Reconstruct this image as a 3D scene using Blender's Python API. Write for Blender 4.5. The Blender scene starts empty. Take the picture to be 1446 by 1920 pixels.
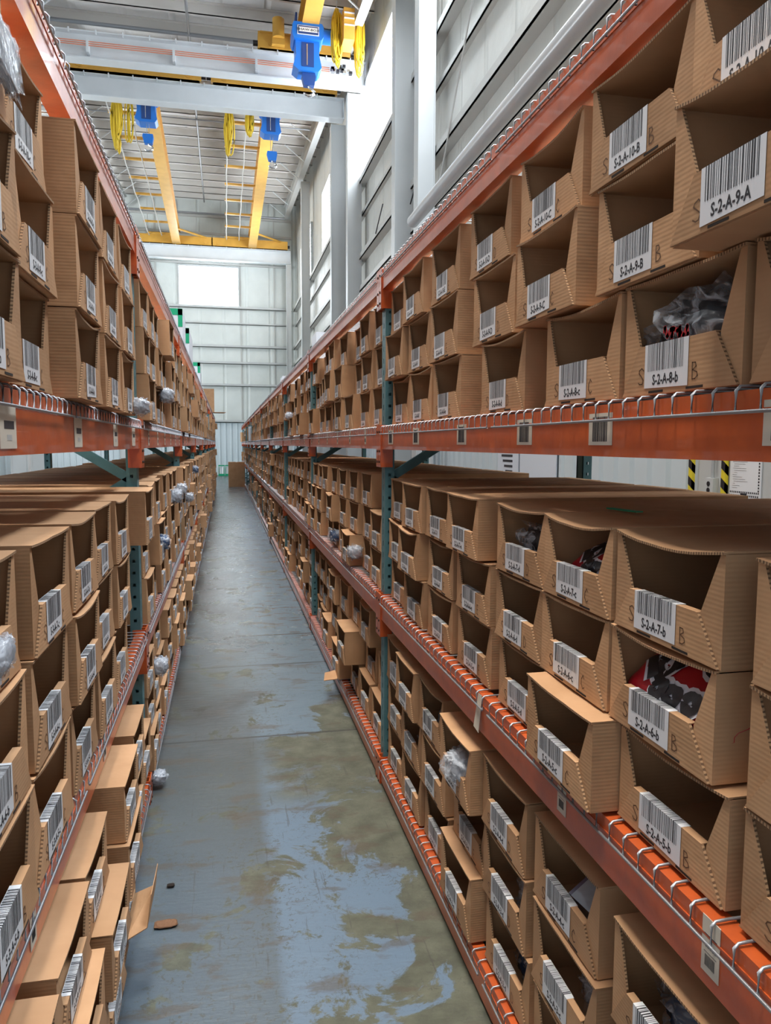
import bpy, math, random
from mathutils import Vector, Matrix, Euler
random.seed(7)
C = bpy.context.scene.collection
PI = math.pi
# ------------------------------------------------------------------ camera
cam_data = bpy.data.cameras.new('camera'); cam = bpy.data.objects.new('camera', cam_data); C.objects.link(cam)
cam_data.sensor_fit = 'VERTICAL'; cam_data.sensor_height = 24.0; cam_data.lens = 24.0*1400/1920
cam_data.clip_start = 0.05; cam_data.clip_end = 200
AX = ((0.977973,-0.015064,0.208188),(-0.208697,-0.089044,0.973918),(0.003867,-0.995914,-0.090226))
m = Matrix([[r[0], -r[1], -r[2], 0] for r in AX] + [[0,0,0,1]])
m[2][3] = 1.65
cam.matrix_world = m
bpy.context.scene.camera = cam
# ------------------------------------------------------------------ world, lights, exposure
sc = bpy.context.scene
sc.view_settings.view_transform = 'Standard'; sc.view_settings.look = 'None'
sc.view_settings.exposure = 0.0; sc.view_settings.gamma = 1.0; sc.view_settings.use_curve_mapping = False
w = bpy.data.worlds.new('world'); sc.world = w; w.use_nodes = True
bg = w.node_tree.nodes['Background']; bg.inputs[0].default_value = (0.80,0.90,1.0,1); bg.inputs[1].default_value = 0.57
WINDOW_STRENGTH = 14.0
def area(name, loc, tgt, sx, sy, power, col=(1,1,1), spread=PI):
    l = bpy.data.lights.new(name, 'AREA'); l.shape = 'RECTANGLE'; l.size = sx; l.size_y = sy; l.energy = power; l.color = col; l.spread = spread
    o = bpy.data.objects.new(name, l); C.objects.link(o); o.location = loc
    o.rotation_euler = (Vector(tgt)-Vector(loc)).to_track_quat('-Z','Y').to_euler(); return o
# the row of high windows continues towards and behind the camera; ceiling lamps hang over the aisle
area('window_and_fill_light', (3.6, 2.5, 9.9), (-1.5, 3.2, 0), 4.0, 2.3, 1150, (0.88,0.94,1.0))
area('window_and_fill_light', (3.6, 10.5, 9.9), (-1.5, 10.5, 0), 4.0, 2.3, 900, (0.86,0.93,1.0))
area('ceiling_lamp', (-0.6, 1.0, 10.5), (-0.3, 1.0, 0), 1.2, 2.4, 330, (1.0,0.93,0.84), 1.75)
area('ceiling_lamp', (-0.6, 8.0, 10.5), (-0.3, 8.0, 0), 1.2, 2.4, 260, (1.0,0.93,0.84), 1.75)
area('ceiling_lamp', (-0.8, 16.0, 10.5), (-0.8, 16.0, 0), 1.2, 2.4, 300, (0.95,0.97,1.0), 1.75)
# added fill lights at the left side, out of view, brightening roof and hall
area('window_and_fill_light', (-13.6, 30, 5.0), (2, 30, 14.5), 12.0, 3.5, 3000, (0.88,0.95,1.0))
area('window_and_fill_light', (-13.6, 14, 6.0), (3, 18, 9), 10.0, 3.0, 650, (0.90,0.96,1.0))

# ------------------------------------------------------------------ helpers
def tag(o, label=None, cat=None, group=None, kind=None):
    if label: o['label'] = label
    if cat: o['category'] = cat
    if group: o['group'] = group
    if kind: o['kind'] = kind
    return o
def empty(name, loc=(0,0,0), rz=0, label=None, cat=None, group=None):
    o = bpy.data.objects.new(name, None); C.objects.link(o); o.location = loc; o.rotation_euler = (0,0,rz)
    o.empty_display_size = 0.05
    return tag(o, label, cat, group)
def link(name, me, parent=None, loc=None):
    o = bpy.data.objects.new(name, me); C.objects.link(o)
    if parent: o.parent = parent
    if loc: o.location = loc
    return o
class MB:
    def __init__(s): s.v=[]; s.f=[]; s.m=[]; s.mats=[]; s.sm=[]
    def mi(s, mat):
        if mat not in s.mats: s.mats.append(mat)
        return s.mats.index(mat)
    def face(s, pts, mat, smooth=False):
        n=len(s.v); s.v += [tuple(p) for p in pts]; s.f.append(tuple(range(n,n+len(pts)))); s.m.append(s.mi(mat)); s.sm.append(smooth)
    def raw(s, vs, fs, mat, smooth=False):
        n=len(s.v); s.v += [tuple(p) for p in vs]; k=s.mi(mat)
        for f in fs: s.f.append(tuple(n+i for i in f)); s.m.append(k); s.sm.append(smooth)
    def box(s, x0,x1,y0,y1,z0,z1, mat, M=None):
        vs=[Vector((x,y,z)) for x in (x0,x1) for y in (y0,y1) for z in (z0,z1)]
        if M: vs=[M@v for v in vs]
        s.raw(vs, [(0,1,3,2),(4,6,7,5),(0,4,5,1),(2,3,7,6),(0,2,6,4),(1,5,7,3)], mat)
    def prism(s, poly, axis, a0, a1, mat, edge=None, slant_only=True):
        # poly in the two other axes, extruded along axis
        def P(p,a):
            return (a,p[0],p[1]) if axis==0 else ((p[0],a,p[1]) if axis==1 else (p[0],p[1],a))
        area2 = sum(poly[i][0]*poly[(i+1)%len(poly)][1]-poly[(i+1)%len(poly)][0]*poly[i][1] for i in range(len(poly)))
        pl = list(poly) if area2>0 else list(reversed(poly))
        if axis==1: pl.reverse()
        n=len(pl)
        s.face([P(p,a1) for p in pl], mat); s.face([P(p,a0) for p in reversed(pl)], mat)
        for i in range(n):
            a,b=pl[i],pl[(i+1)%n]
            e_ = edge if (edge and (slant_only is False or (abs(a[0]-b[0])>.004 and abs(a[1]-b[1])>.004))) else mat
            s.face([P(a,a0),P(b,a0),P(b,a1),P(a,a1)], e_)
    def tube(s, pts, r, mat, n=8, cap=True, smooth=True):
        pts=[Vector(p) for p in pts]; rings=[]
        for i,p in enumerate(pts):
            d=(pts[min(i+1,len(pts)-1)]-pts[max(i-1,0)]).normalized()
            u=d.cross(Vector((0,0,1)))
            if u.length<0.05: u=d.cross(Vector((1,0,0)))
            u.normalize(); v=d.cross(u)
            rr = r[i] if isinstance(r,(list,tuple)) else r
            rings.append([p+u*rr*math.cos(2*PI*k/n)+v*rr*math.sin(2*PI*k/n) for k in range(n)])
        vs=[q for rg in rings for q in rg]; fs=[]
        for i in range(len(pts)-1):
            for k in range(n):
                a=i*n+k;b=i*n+(k+1)%n; fs.append((a,b,b+n,a+n))
        s.raw(vs,fs,mat,smooth)
        if cap:
            s.raw(rings[0],[tuple(range(n))],mat); s.raw(rings[-1],[tuple(reversed(range(n)))],mat)
    def ibeam(s, axis, a0, a1, c, z, wdt, h, mat, tf=0.02, tw=0.012):
        # I section running along axis (0:x 1:y 2:z); c centre of the other horizontal axis, z bottom
        for (p0,p1,q0,q1) in ((c-wdt/2,c+wdt/2,z,z+tf),(c-wdt/2,c+wdt/2,z+h-tf,z+h),(c-tw/2,c+tw/2,z+tf,z+h-tf)):
            if axis==0: s.box(a0,a1,p0,p1,q0,q1,mat)
            elif axis==1: s.box(p0,p1,a0,a1,q0,q1,mat)
    def mesh(s, name):
        me=bpy.data.meshes.new(name); me.from_pydata(s.v,[],s.f)
        for mt in s.mats: me.materials.append(mt)
        me.polygons.foreach_set('material_index', s.m); me.polygons.foreach_set('use_smooth', s.sm)
        me.update(); return me
    def build(s, name, parent=None, loc=None): return link(name, s.mesh(name), parent, loc)
    def add(s, o, M=None):
        n=len(s.v); s.v += [tuple(M@Vector(p)) if M else p for p in o.v]
        ks=[s.mi(mt) for mt in o.mats]
        for f,k,q in zip(o.f,o.m,o.sm): s.f.append(tuple(n+i for i in f)); s.m.append(ks[k]); s.sm.append(q)

# ------------------------------------------------------------------ materials
def mat(name, col, rough=0.5, metal=0.0, noise=None, bump=None, spec=0.5, coat=0.0):
    """noise=(scale, colour2, low, high); bump=(scale, strength)"""
    mt=bpy.data.materials.new(name); mt.use_nodes=True; nt=mt.node_tree; b=nt.nodes['Principled BSDF']
    b.inputs['Base Color'].default_value=(*col,1); b.inputs['Roughness'].default_value=rough; b.inputs['Metallic'].default_value=metal
    b.inputs['Specular IOR Level'].default_value=spec; b.inputs['Coat Weight'].default_value=coat
    tc=nt.nodes.new('ShaderNodeTexCoord')
    if noise:
        n=nt.nodes.new('ShaderNodeTexNoise'); n.inputs['Scale'].default_value=noise[0]; n.inputs['Detail'].default_value=6
        nt.links.new(tc.outputs['Object'],n.inputs['Vector'])
        r=nt.nodes.new('ShaderNodeValToRGB'); r.color_ramp.elements[0].position=noise[2]; r.color_ramp.elements[1].position=noise[3]
        r.color_ramp.elements[0].color=(*col,1); r.color_ramp.elements[1].color=(*noise[1],1)
        nt.links.new(n.outputs['Fac'],r.inputs['Fac']); nt.links.new(r.outputs['Color'],b.inputs['Base Color'])
    if bump:
        n2=nt.nodes.new('ShaderNodeTexNoise'); n2.inputs['Scale'].default_value=bump[0]; nt.links.new(tc.outputs['Object'],n2.inputs['Vector'])
        bp=nt.nodes.new('ShaderNodeBump'); bp.inputs['Strength'].default_value=bump[1]; bp.inputs['Distance'].default_value=0.01
        nt.links.new(n2.outputs['Fac'],bp.inputs['Height']); nt.links.new(bp.outputs['Normal'],b.inputs['Normal'])
    return mt
def cardboard(name, c1, c2):
    mt=bpy.data.materials.new(name); mt.use_nodes=True; nt=mt.node_tree; N=nt.nodes; L=nt.links; b=N['Principled BSDF']
    b.inputs['Roughness'].default_value=0.72; b.inputs['Specular IOR Level'].default_value=0.25
    tc=N.new('ShaderNodeTexCoord'); oi=N.new('ShaderNodeObjectInfo')
    add=N.new('ShaderNodeVectorMath'); add.operation='ADD'
    sc_=N.new('ShaderNodeVectorMath'); sc_.operation='SCALE'; sc_.inputs['Scale'].default_value=9.0
    comb=N.new('ShaderNodeCombineXYZ'); L.new(oi.outputs['Random'],comb.inputs[0]); L.new(oi.outputs['Random'],comb.inputs[1])
    L.new(comb.outputs[0],sc_.inputs[0]); L.new(tc.outputs['Object'],add.inputs[0]); L.new(sc_.outputs[0],add.inputs[1])
    n=N.new('ShaderNodeTexNoise'); n.inputs['Scale'].default_value=7; n.inputs['Detail'].default_value=5; L.new(add.outputs[0],n.inputs['Vector'])
    r=N.new('ShaderNodeValToRGB'); r.color_ramp.elements[0].position=.3; r.color_ramp.elements[1].position=.72
    r.color_ramp.elements[0].color=(*c1,1); r.color_ramp.elements[1].color=(*c2,1); L.new(n.outputs['Fac'],r.inputs['Fac'])
    hs=N.new('ShaderNodeHueSaturation'); L.new(r.outputs['Color'],hs.inputs['Color'])
    mr=N.new('ShaderNodeMapRange'); mr.inputs['To Min'].default_value=0.84; mr.inputs['To Max'].default_value=1.12
    L.new(oi.outputs['Random'],mr.inputs['Value']); L.new(mr.outputs['Result'],hs.inputs['Value']); L.new(hs.outputs['Color'],b.inputs['Base Color'])
    wv=N.new('ShaderNodeTexWave'); wv.bands_direction='Z'; wv.inputs['Scale'].default_value=42; wv.inputs['Distortion'].default_value=0.4
    L.new(tc.outputs['Object'],wv.inputs['Vector'])
    n2=N.new('ShaderNodeTexNoise'); n2.inputs['Scale'].default_value=16; L.new(add.outputs[0],n2.inputs['Vector'])
    mx=N.new('ShaderNodeMath'); mx.operation='MULTIPLY_ADD'; mx.inputs[1].default_value=0.05; L.new(wv.outputs['Fac'],mx.inputs[0]); L.new(n2.outputs['Fac'],mx.inputs[2])
    bp=N.new('ShaderNodeBump'); bp.inputs['Strength'].default_value=0.35; bp.inputs['Distance'].default_value=0.006
    L.new(mx.outputs[0],bp.inputs['Height']); L.new(bp.outputs['Normal'],b.inputs['Normal'])
    return mt
KRAFT=cardboard('kraft_cardboard',(0.475,0.273,0.142),(0.58,0.348,0.192))
def fluted(name, axis):
    mt=bpy.data.materials.new(name); mt.use_nodes=True; nt=mt.node_tree; N=nt.nodes; L=nt.links; b=N['Principled BSDF']
    b.inputs['Roughness'].default_value=0.85
    tc=N.new('ShaderNodeTexCoord')
    wv=N.new('ShaderNodeTexWave'); wv.bands_direction=axis; wv.inputs['Scale'].default_value=48; wv.inputs['Distortion'].default_value=2.0
    wv.inputs['Detail Scale'].default_value=3
    L.new(tc.outputs['Object'],wv.inputs['Vector'])
    r=N.new('ShaderNodeValToRGB'); r.color_ramp.elements[0].position=.3; r.color_ramp.elements[1].position=.62
    r.color_ramp.elements[0].color=(0.15,0.085,0.045,1); r.color_ramp.elements[1].color=(0.46,0.28,0.15,1)
    L.new(wv.outputs['Fac'],r.inputs['Fac']); L.new(r.outputs['Color'],b.inputs['Base Color']); return mt
EDGE=fluted('corrugated_cut_edge','Z'); EDGE_Y=fluted('corrugated_lid_edge','Y')
PAPER=mat('label_paper',(0.78,0.80,0.83),0.45)
CREAM=mat('beam_label_paper',(0.66,0.60,0.50),0.6)
INK=mat('black_ink',(0.03,0.03,0.036),0.6)
MARKER=mat('marker_ink',(0.12,0.06,0.03),0.7)
DARK=mat('dark_slot',(0.02,0.013,0.01),0.9)
ORANGE=mat('orange_enamel',(0.62,0.115,0.026),0.30,noise=(14,(0.46,0.085,0.026),0.35,0.75),bump=(60,0.04),coat=0.35)
TEAL=mat('teal_enamel',(0.095,0.235,0.265),0.42,noise=(20,(0.075,0.19,0.215),0.4,0.8))
ZINC=mat('zinc_wire',(0.36,0.38,0.41),0.42,metal=0.7)
WHITEPAINT=mat('white_painted_steel',(0.70,0.74,0.77),0.4,noise=(1.5,(0.62,0.66,0.69),0.3,0.8))
COLPAINT=mat('light_grey_steel',(0.55,0.57,0.57),0.45,noise=(1.2,(0.49,0.51,0.51),0.3,0.8))
GIRT=mat('grey_girt_steel',(0.50,0.50,0.48),0.5)
PURLIN=mat('purlin_steel',(0.62,0.60,0.57),0.55)
YELLOW=mat('crane_yellow',(0.72,0.40,0.07),0.42,noise=(3,(0.60,0.32,0.05),0.35,0.8))
CABLE=mat('yellow_cable',(0.75,0.52,0.03),0.5)
BLUE=mat('hoist_blue',(0.015,0.17,0.62),0.35)
NAVY=mat('hoist_dark_blue',(0.012,0.05,0.20),0.4)
STEEL=mat('bright_steel',(0.6,0.6,0.6),0.25,metal=0.9)
COPPER=mat('conductor_copper',(0.75,0.25,0.14),0.4)
BLACK=mat('black_plastic',(0.02,0.02,0.025),0.35)
GREENT=mat('green_tape',(0.0,0.33,0.16),0.5)
WHITEBOX=mat('white_carton',(0.66,0.71,0.78),0.5)
PIPE=mat('grey_pipe',(0.42,0.44,0.46),0.28,noise=(2,(0.38,0.40,0.42),0.3,0.7))
HAZY=mat('hazard_yellow',(0.72,0.58,0.03),0.5)

def film(name, tint=(0.9,0.95,1.0), amount=0.35):
    mt=bpy.data.materials.new(name); mt.use_nodes=True; nt=mt.node_tree; N=nt.nodes; L=nt.links
    for n in list(N):
        if n.type=='BSDF_PRINCIPLED': N.remove(n)
    out=[n for n in N if n.type=='OUTPUT_MATERIAL'][0]
    tr=N.new('ShaderNodeBsdfTransparent'); gl=N.new('ShaderNodeBsdfPrincipled'); gl.inputs['Base Color'].default_value=(*tint,1); gl.inputs['Roughness'].default_value=0.12
    gl.inputs['Specular IOR Level'].default_value=1.0
    tc=N.new('ShaderNodeTexCoord'); n=N.new('ShaderNodeTexNoise'); n.inputs['Scale'].default_value=26; n.inputs['Detail'].default_value=3; n.inputs['Distortion'].default_value=1.5
    L.new(tc.outputs['Object'],n.inputs['Vector'])
    r=N.new('ShaderNodeValToRGB'); r.color_ramp.elements[0].position=.42; r.color_ramp.elements[1].position=.66
    r.color_ramp.elements[0].color=(0.06,0.06,0.06,1); r.color_ramp.elements[1].color=(amount*2,amount*2,amount*2,1)
    L.new(n.outputs['Fac'],r.inputs['Fac'])
    bp=N.new('ShaderNodeBump'); bp.inputs['Strength'].default_value=0.9; bp.inputs['Distance'].default_value=0.01
    L.new(n.outputs['Fac'],bp.inputs['Height']); L.new(bp.outputs['Normal'],gl.inputs['Normal'])
    mx=N.new('ShaderNodeMixShader'); L.new(r.outputs['Color'],mx.inputs[0]); L.new(tr.outputs[0],mx.inputs[1]); L.new(gl.outputs[0],mx.inputs[2]); L.new(mx.outputs[0],out.inputs['Surface'])
    return mt
FILM=film('clear_plastic_film',(0.8,0.86,0.95),0.26)
BLACKCLOTH=mat('black_cloth',(0.012,0.012,0.016),0.55,bump=(30,0.6))
BLUEBAG=mat('blue_bagged_cloth',(0.05,0.09,0.18),0.22,bump=(25,0.8))
GREYBAG=mat('frosted_bag',(0.42,0.46,0.52),0.2,bump=(25,0.8))
LILAC=mat('lilac_carton',(0.13,0.11,0.17),0.3)
REDCLOTH=mat('red_cloth',(0.42,0.01,0.02),0.4)
WHITECLOTH=mat('white_cloth',(0.72,0.73,0.80),0.5)

# floor: worn coated concrete
def floor_mat():
    mt=bpy.data.materials.new('worn_coated_concrete'); mt.use_nodes=True; nt=mt.node_tree; N=nt.nodes; L=nt.links; b=N['Principled BSDF']
    geo=N.new('ShaderNodeNewGeometry'); sep=N.new('ShaderNodeSeparateXYZ'); L.new(geo.outputs['Position'],sep.inputs[0])
    def noise(scale,detail=8,dist=0.0,rough=.6,vec=None):
        n=N.new('ShaderNodeTexNoise'); n.inputs['Scale'].default_value=scale; n.inputs['Detail'].default_value=detail; n.inputs['Distortion'].default_value=dist; n.inputs['Roughness'].default_value=rough
        L.new(vec or geo.outputs['Position'],n.inputs['Vector']); return n.outputs['Fac']
    def ramp(f,p0,p1,c0=(0,0,0,1),c1=(1,1,1,1)):
        r=N.new('ShaderNodeValToRGB'); r.color_ramp.elements[0].position=p0; r.color_ramp.elements[1].position=p1; r.color_ramp.elements[0].color=c0; r.color_ramp.elements[1].color=c1; L.new(f,r.inputs['Fac']); return r.outputs['Color']
    def math_(op,a,bv):
        n=N.new('ShaderNodeMath'); n.operation=op
        for i,v in enumerate((a,bv)):
            if isinstance(v,(int,float)): n.inputs[i].default_value=v
            else: L.new(v,n.inputs[i])
        return n.outputs[0]
    def mix(f,a,bv):
        n=N.new('ShaderNodeMix'); n.data_type='RGBA'
        if isinstance(f,(int,float)): n.inputs[0].default_value=f
        else: L.new(f,n.inputs[0])
        for i,v in ((6,a),(7,bv)):
            if isinstance(v,tuple): n.inputs[i].default_value=v
            else: L.new(v,n.inputs[i])
        return n.outputs[2]
    def smooth(v,a,c):
        n=N.new('ShaderNodeMapRange'); n.interpolation_type='SMOOTHSTEP'; n.inputs['From Min'].default_value=a; n.inputs['From Max'].default_value=c; L.new(v,n.inputs['Value']); return n.outputs['Result']
    # coating survives: near Y<4.1, band in the aisle; wear towards the right rack
    wearbias=math_('MULTIPLY', smooth(sep.outputs['X'],0.18,0.68), smooth(sep.outputs['Y'],5.2,4.0))
    big=noise(2.9,10,0.5,.68); 
    m1=math_('ADD',big,math_('SUBTRACT',math_('MULTIPLY',wearbias,0.20),0.035))
    worn=ramp(m1,0.535,0.565)
    band=math_('MULTIPLY',smooth(sep.outputs['Y'],3.2,3.5),smooth(sep.outputs['Y'],4.13,4.08)); band=math_('MULTIPLY',band,smooth(sep.outputs['X'],0.05,0.3))
    worn=math_('MAXIMUM',worn,math_('MULTIPLY',band,ramp(noise(7,8),.3,.5)))
    specks=ramp(noise(42,6,0.6,.75),0.545,0.59)
    spk=math_('MULTIPLY',specks,ramp(noise(3.2,5),.42,.58))
    coat=mix(ramp(noise(1.1,5),.3,.7),(0.055,0.068,0.070,1),(0.092,0.115,0.127,1))
    blue=math_('MULTIPLY',smooth(sep.outputs['X'],0.10,0.18),smooth(sep.outputs['Y'],5.4,3.0)); blue=math_('MAXIMUM',blue,math_('MULTIPLY',smooth(sep.outputs['Y'],3.6,2.4),0.35))  # blue of the coating, with window reflection painted into its colour
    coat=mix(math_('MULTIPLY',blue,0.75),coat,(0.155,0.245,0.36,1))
    conc=mix(ramp(noise(9,6),.35,.7),(0.070,0.078,0.056,1),(0.140,0.152,0.112,1))
    coat=mix(math_('MULTIPLY',math_('MULTIPLY',smooth(sep.outputs['Y'],4.1,4.2),smooth(sep.outputs['X'],-.1,.35)),0.6),coat,(0.165,0.245,0.32,1)); col=mix(worn,coat,conc); col=mix(math_('MULTIPLY',spk,0.8),col,(0.07,0.075,0.06,1))  # bluer coat farther down the aisle, reflection likewise painted in
    # brown tyre smears on the left half
    mp=N.new('ShaderNodeMapping'); mp.inputs['Scale'].default_value=(2.2,5.0,1); mp.inputs['Rotation'].default_value=(0,0,0.35); L.new(geo.outputs['Position'],mp.inputs['Vector'])
    sm=ramp(noise(1.9,5,0.3,.55,mp.outputs['Vector']),.55,.62); sm=math_('MULTIPLY',sm,0.62)
    col=mix(sm,col,(0.085,0.070,0.050,1))
    # dark scuff lines
    mp2=N.new('ShaderNodeMapping'); mp2.inputs['Scale'].default_value=(14,0.9,1); mp2.inputs['Rotation'].default_value=(0,0,-0.2); L.new(geo.outputs['Position'],mp2.inputs['Vector'])
    sc2=ramp(noise(3,4,0,.6,mp2.outputs['Vector']),.63,.68); col=mix(math_('MULTIPLY',sc2,0.5),col,(0.05,0.05,0.045,1))
    mp4=N.new('ShaderNodeMapping'); mp4.inputs['Scale'].default_value=(1.3,1.0,1); mp4.inputs['Location'].default_value=(3,1,0); L.new(geo.outputs['Position'],mp4.inputs['Vector'])
    dk=ramp(noise(1.3,7,0.6,.65,mp4.outputs['Vector']),.47,.62); dk=math_('MULTIPLY',dk,math_('MULTIPLY',smooth(sep.outputs['Y'],3.6,4.6),smooth(sep.outputs['X'],0.5,0.0))); col=mix(math_('MULTIPLY',dk,0.75),col,(0.035,0.035,0.032,1))
    # joints across the aisle and one along it
    for y0 in (4.15,5.54,6.42,12.9,19.6):
        d=math_('ABSOLUTE',math_('SUBTRACT',sep.outputs['Y'],y0),0); j=smooth(d,0.007+y0*0.0018,0.003+y0*0.0008); col=mix(math_('MULTIPLY',j,0.85),col,(0.03,0.03,0.028,1))
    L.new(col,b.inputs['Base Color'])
    rg=mix(worn,(0.33,0.33,0.33,1),(0.62,0.62,0.62,1)); rg=mix(ramp(noise(6,5),.3,.7),rg,(0.42,0.42,0.42,1))
    far=smooth(sep.outputs['Y'],4.0,7.0)
    rg=mix(math_('MULTIPLY',far,0.7),rg,(0.20,0.20,0.20,1))
    L.new(rg,b.inputs['Roughness'])
    mp3=N.new('ShaderNodeMapping'); mp3.inputs['Scale'].default_value=(1,4,1); L.new(geo.outputs['Position'],mp3.inputs['Vector'])
    bp=N.new('ShaderNodeBump'); bp.inputs['Strength'].default_value=0.55; bp.inputs['Distance'].default_value=0.006
    L.new(noise(8,7,0,.65,mp3.outputs['Vector']),bp.inputs['Height']); L.new(bp.outputs['Normal'],b.inputs['Normal'])
    return mt
FLOOR=floor_mat(); SCRAP=mat('brown_scrap',(0.22,0.11,0.055),0.8,bump=(40,0.8))
def liner_mat(name, c1, c2, seam_axis):
    mt=bpy.data.materials.new(name); mt.use_nodes=True; nt=mt.node_tree; N=nt.nodes; L=nt.links; b=N['Principled BSDF']; b.inputs['Roughness'].default_value=0.42
    geo=N.new('ShaderNodeNewGeometry'); n=N.new('ShaderNodeTexNoise'); n.inputs['Scale'].default_value=1.1; n.inputs['Detail'].default_value=5; L.new(geo.outputs['Position'],n.inputs['Vector'])
    r=N.new('ShaderNodeValToRGB'); r.color_ramp.elements[0].position=.3; r.color_ramp.elements[1].position=.7; r.color_ramp.elements[0].color=(*c1,1); r.color_ramp.elements[1].color=(*c2,1); L.new(n.outputs['Fac'],r.inputs['Fac']); L.new(r.outputs['Color'],b.inputs['Base Color'])
    wv=N.new('ShaderNodeTexWave'); wv.bands_direction=seam_axis; wv.inputs['Scale'].default_value=0.26; wv.inputs['Distortion'].default_value=0.3; L.new(geo.outputs['Position'],wv.inputs['Vector'])
    r2=N.new('ShaderNodeValToRGB'); r2.color_ramp.elements[0].position=0.0; r2.color_ramp.elements[1].position=.05; L.new(wv.outputs['Fac'],r2.inputs['Fac'])
    n2=N.new('ShaderNodeTexNoise'); n2.inputs['Scale'].default_value=2.2; n2.inputs['Detail'].default_value=4; L.new(geo.outputs['Position'],n2.inputs['Vector'])
    ad=N.new('ShaderNodeMath'); ad.operation='ADD'; L.new(r2.outputs['Color'],ad.inputs[0]); L.new(n2.outputs['Fac'],ad.inputs[1])
    bp=N.new('ShaderNodeBump'); bp.inputs['Strength'].default_value=0.6; bp.inputs['Distance'].default_value=0.05; L.new(ad.outputs[0],bp.inputs['Height']); L.new(bp.outputs['Normal'],b.inputs['Normal'])
    return mt
LINER_Y=liner_mat('white_wall_liner',(0.52,0.52,0.485),(0.60,0.60,0.565),'Y')
LINER_X=liner_mat('white_end_liner',(0.60,0.64,0.62),(0.68,0.72,0.70),'X')
ROOFM=liner_mat('roof_insulation',(0.66,0.66,0.66),(0.78,0.78,0.78),'X')
SHEET=mat('white_ribbed_sheet',(0.62,0.70,0.74),0.4)
PANE=bpy.data.materials.new('bright_daylight_pane'); PANE.use_nodes=True
_b=PANE.node_tree.nodes['Principled BSDF']; _b.inputs['Base Color'].default_value=(0.8,0.85,0.9,1); _b.inputs['Emission Color'].default_value=(0.88,0.94,1.0,1); _b.inputs['Emission Strength'].default_value=WINDOW_STRENGTH

# ------------------------------------------------------------------ building shell
XW=3.8; YF=40.6
def struct(mb,name): return tag(mb.build(name),kind='structure')
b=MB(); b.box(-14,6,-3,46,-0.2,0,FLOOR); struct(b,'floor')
b=MB(); b.box(XW,XW+0.15,-3,YF,2.75,14.6,LINER_Y); struct(b,'wall_right')
b=MB(); b.box(-14,XW+0.15,YF,YF+0.15,2.75,15.2,LINER_X); struct(b,'wall_far')
b=MB(); b.box(-14.15,-14,-3,YF,0,15.0,LINER_Y); struct(b,'wall_left')
# ribbed wainscot sheets
def ribbed(name, along, a0, a1, c, z0, z1, sgn):
    b=MB(); pts=[]; x=a0
    while x<a1:
        for dx,dd in ((0,0),(0.16,0),(0.185,0.035),(0.235,0.035),(0.26,0)): pts.append((x+dx,dd))
        x+=0.30
    vs=[];fs=[]
    for (p,d) in pts:
        for z in (z0,z1): vs.append((c+sgn*d,p,z) if along=='y' else (p,c+sgn*d,z))
    for i in range(len(pts)-1): fs.append((2*i,2*i+2,2*i+3,2*i+1))
    b.raw(vs,fs,SHEET)
    if along=='y': b.box(min(c-sgn*0.1,c-sgn*0.01),max(c-sgn*0.1,c-sgn*0.01),a0,a1,z0,z1,SHEET)
    else: b.box(a0,a1,min(c-sgn*0.1,c-sgn*0.01),max(c-sgn*0.1,c-sgn*0.01),z0,z1,SHEET)
    return struct(b,name)
ribbed('wall_right_wainscot','y',-3,YF,XW,0,2.75,-1)
ribbed('wall_far_wainscot','x',-14,XW,YF,0,2.75,-1)
def roofz(y): return 12.72+0.078*(y-25)
b=MB(); y0,y1=14.5,YF+0.15
b.raw([(-14,y0,roofz(y0)+.28),(XW+.15,y0,roofz(y0)+.28),(XW+.15,y1,roofz(y1)+.28),(-14,y1,roofz(y1)+.28),(-14,y0,roofz(y0)+.45),(XW+.15,y0,roofz(y0)+.45),(XW+.15,y1,roofz(y1)+.45),(-14,y1,roofz(y1)+.45)],
      [(3,2,1,0),(4,5,6,7),(0,1,5,4),(1,2,6,5),(2,3,7,6),(3,0,4,7)],ROOFM); struct(b,'ceiling')
# windows
def window(n, wall, a0,a1,z0,z1):
    b=MB()
    if wall=='r': b.box(XW-0.04,XW-0.004,a0,a1,z0,z1,PANE)
    else: b.box(a0,a1,YF-0.04,YF-0.004,z0,z1,PANE)
    w_=struct(b,'window_%d'%n)
    f=MB(); t=0.07
    for (p0,p1,q0,q1) in ((a0-t,a1+t,z1,z1+t),(a0-t,a0,z0,z1),(a1,a1+t,z0,z1)):
        if wall=='r': f.box(XW-0.10,XW-0.002,p0,p1,q0,q1,COLPAINT)
        else: f.box(p0,p1,YF-0.10,YF-0.002,q0,q1,COLPAINT)
    f.build('window_frame',w_)
    return w_
window(1,'f',-2.20,0.76,8.83,10.72)
window(2,'r',16.5,20.8,8.72,11.05); window(3,'r',24.6,29.0,8.80,11.05); window(4,'r',32.9,37.2,8.80,11.05)
# girts
k=1
for z in (8.58,7.80,6.60,5.75,4.60,2.72):
    thin = z in (7.80,)
    h=0.06 if thin else 0.10; d=0.10 if thin else 0.2
    for seg in ((-2.9,YF-0.3),):
        b=MB(); b.box(XW-d,XW-0.001,seg[0],seg[1],z,z+0.025,GIRT); b.box(XW-d,XW-d+0.02,seg[0],seg[1],z,z+h+0.05,GIRT)
        tag(b.build('trim_%d'%k),kind='structure'); k+=1
    b=MB(); b.box(-13.9,XW-0.25,YF-d,YF-0.001,z+.05,z+0.075,GIRT); b.box(-13.9,XW-0.25,YF-d,YF-d+0.02,z+.05,z+h+0.08,COLPAINT)
    tag(b.build('trim_%d'%k),kind='structure'); k+=1
b=MB()
b.box(-13.9,XW-.25,YF-0.12,YF-0.001,10.85,10.93,GIRT); b.box(-13.9,XW-.25,YF-0.12,YF-0.001,12.35,12.45,GIRT); b.box(-13.9,XW-.25,YF-0.12,YF-0.001,13.2,13.3,GIRT)
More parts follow.
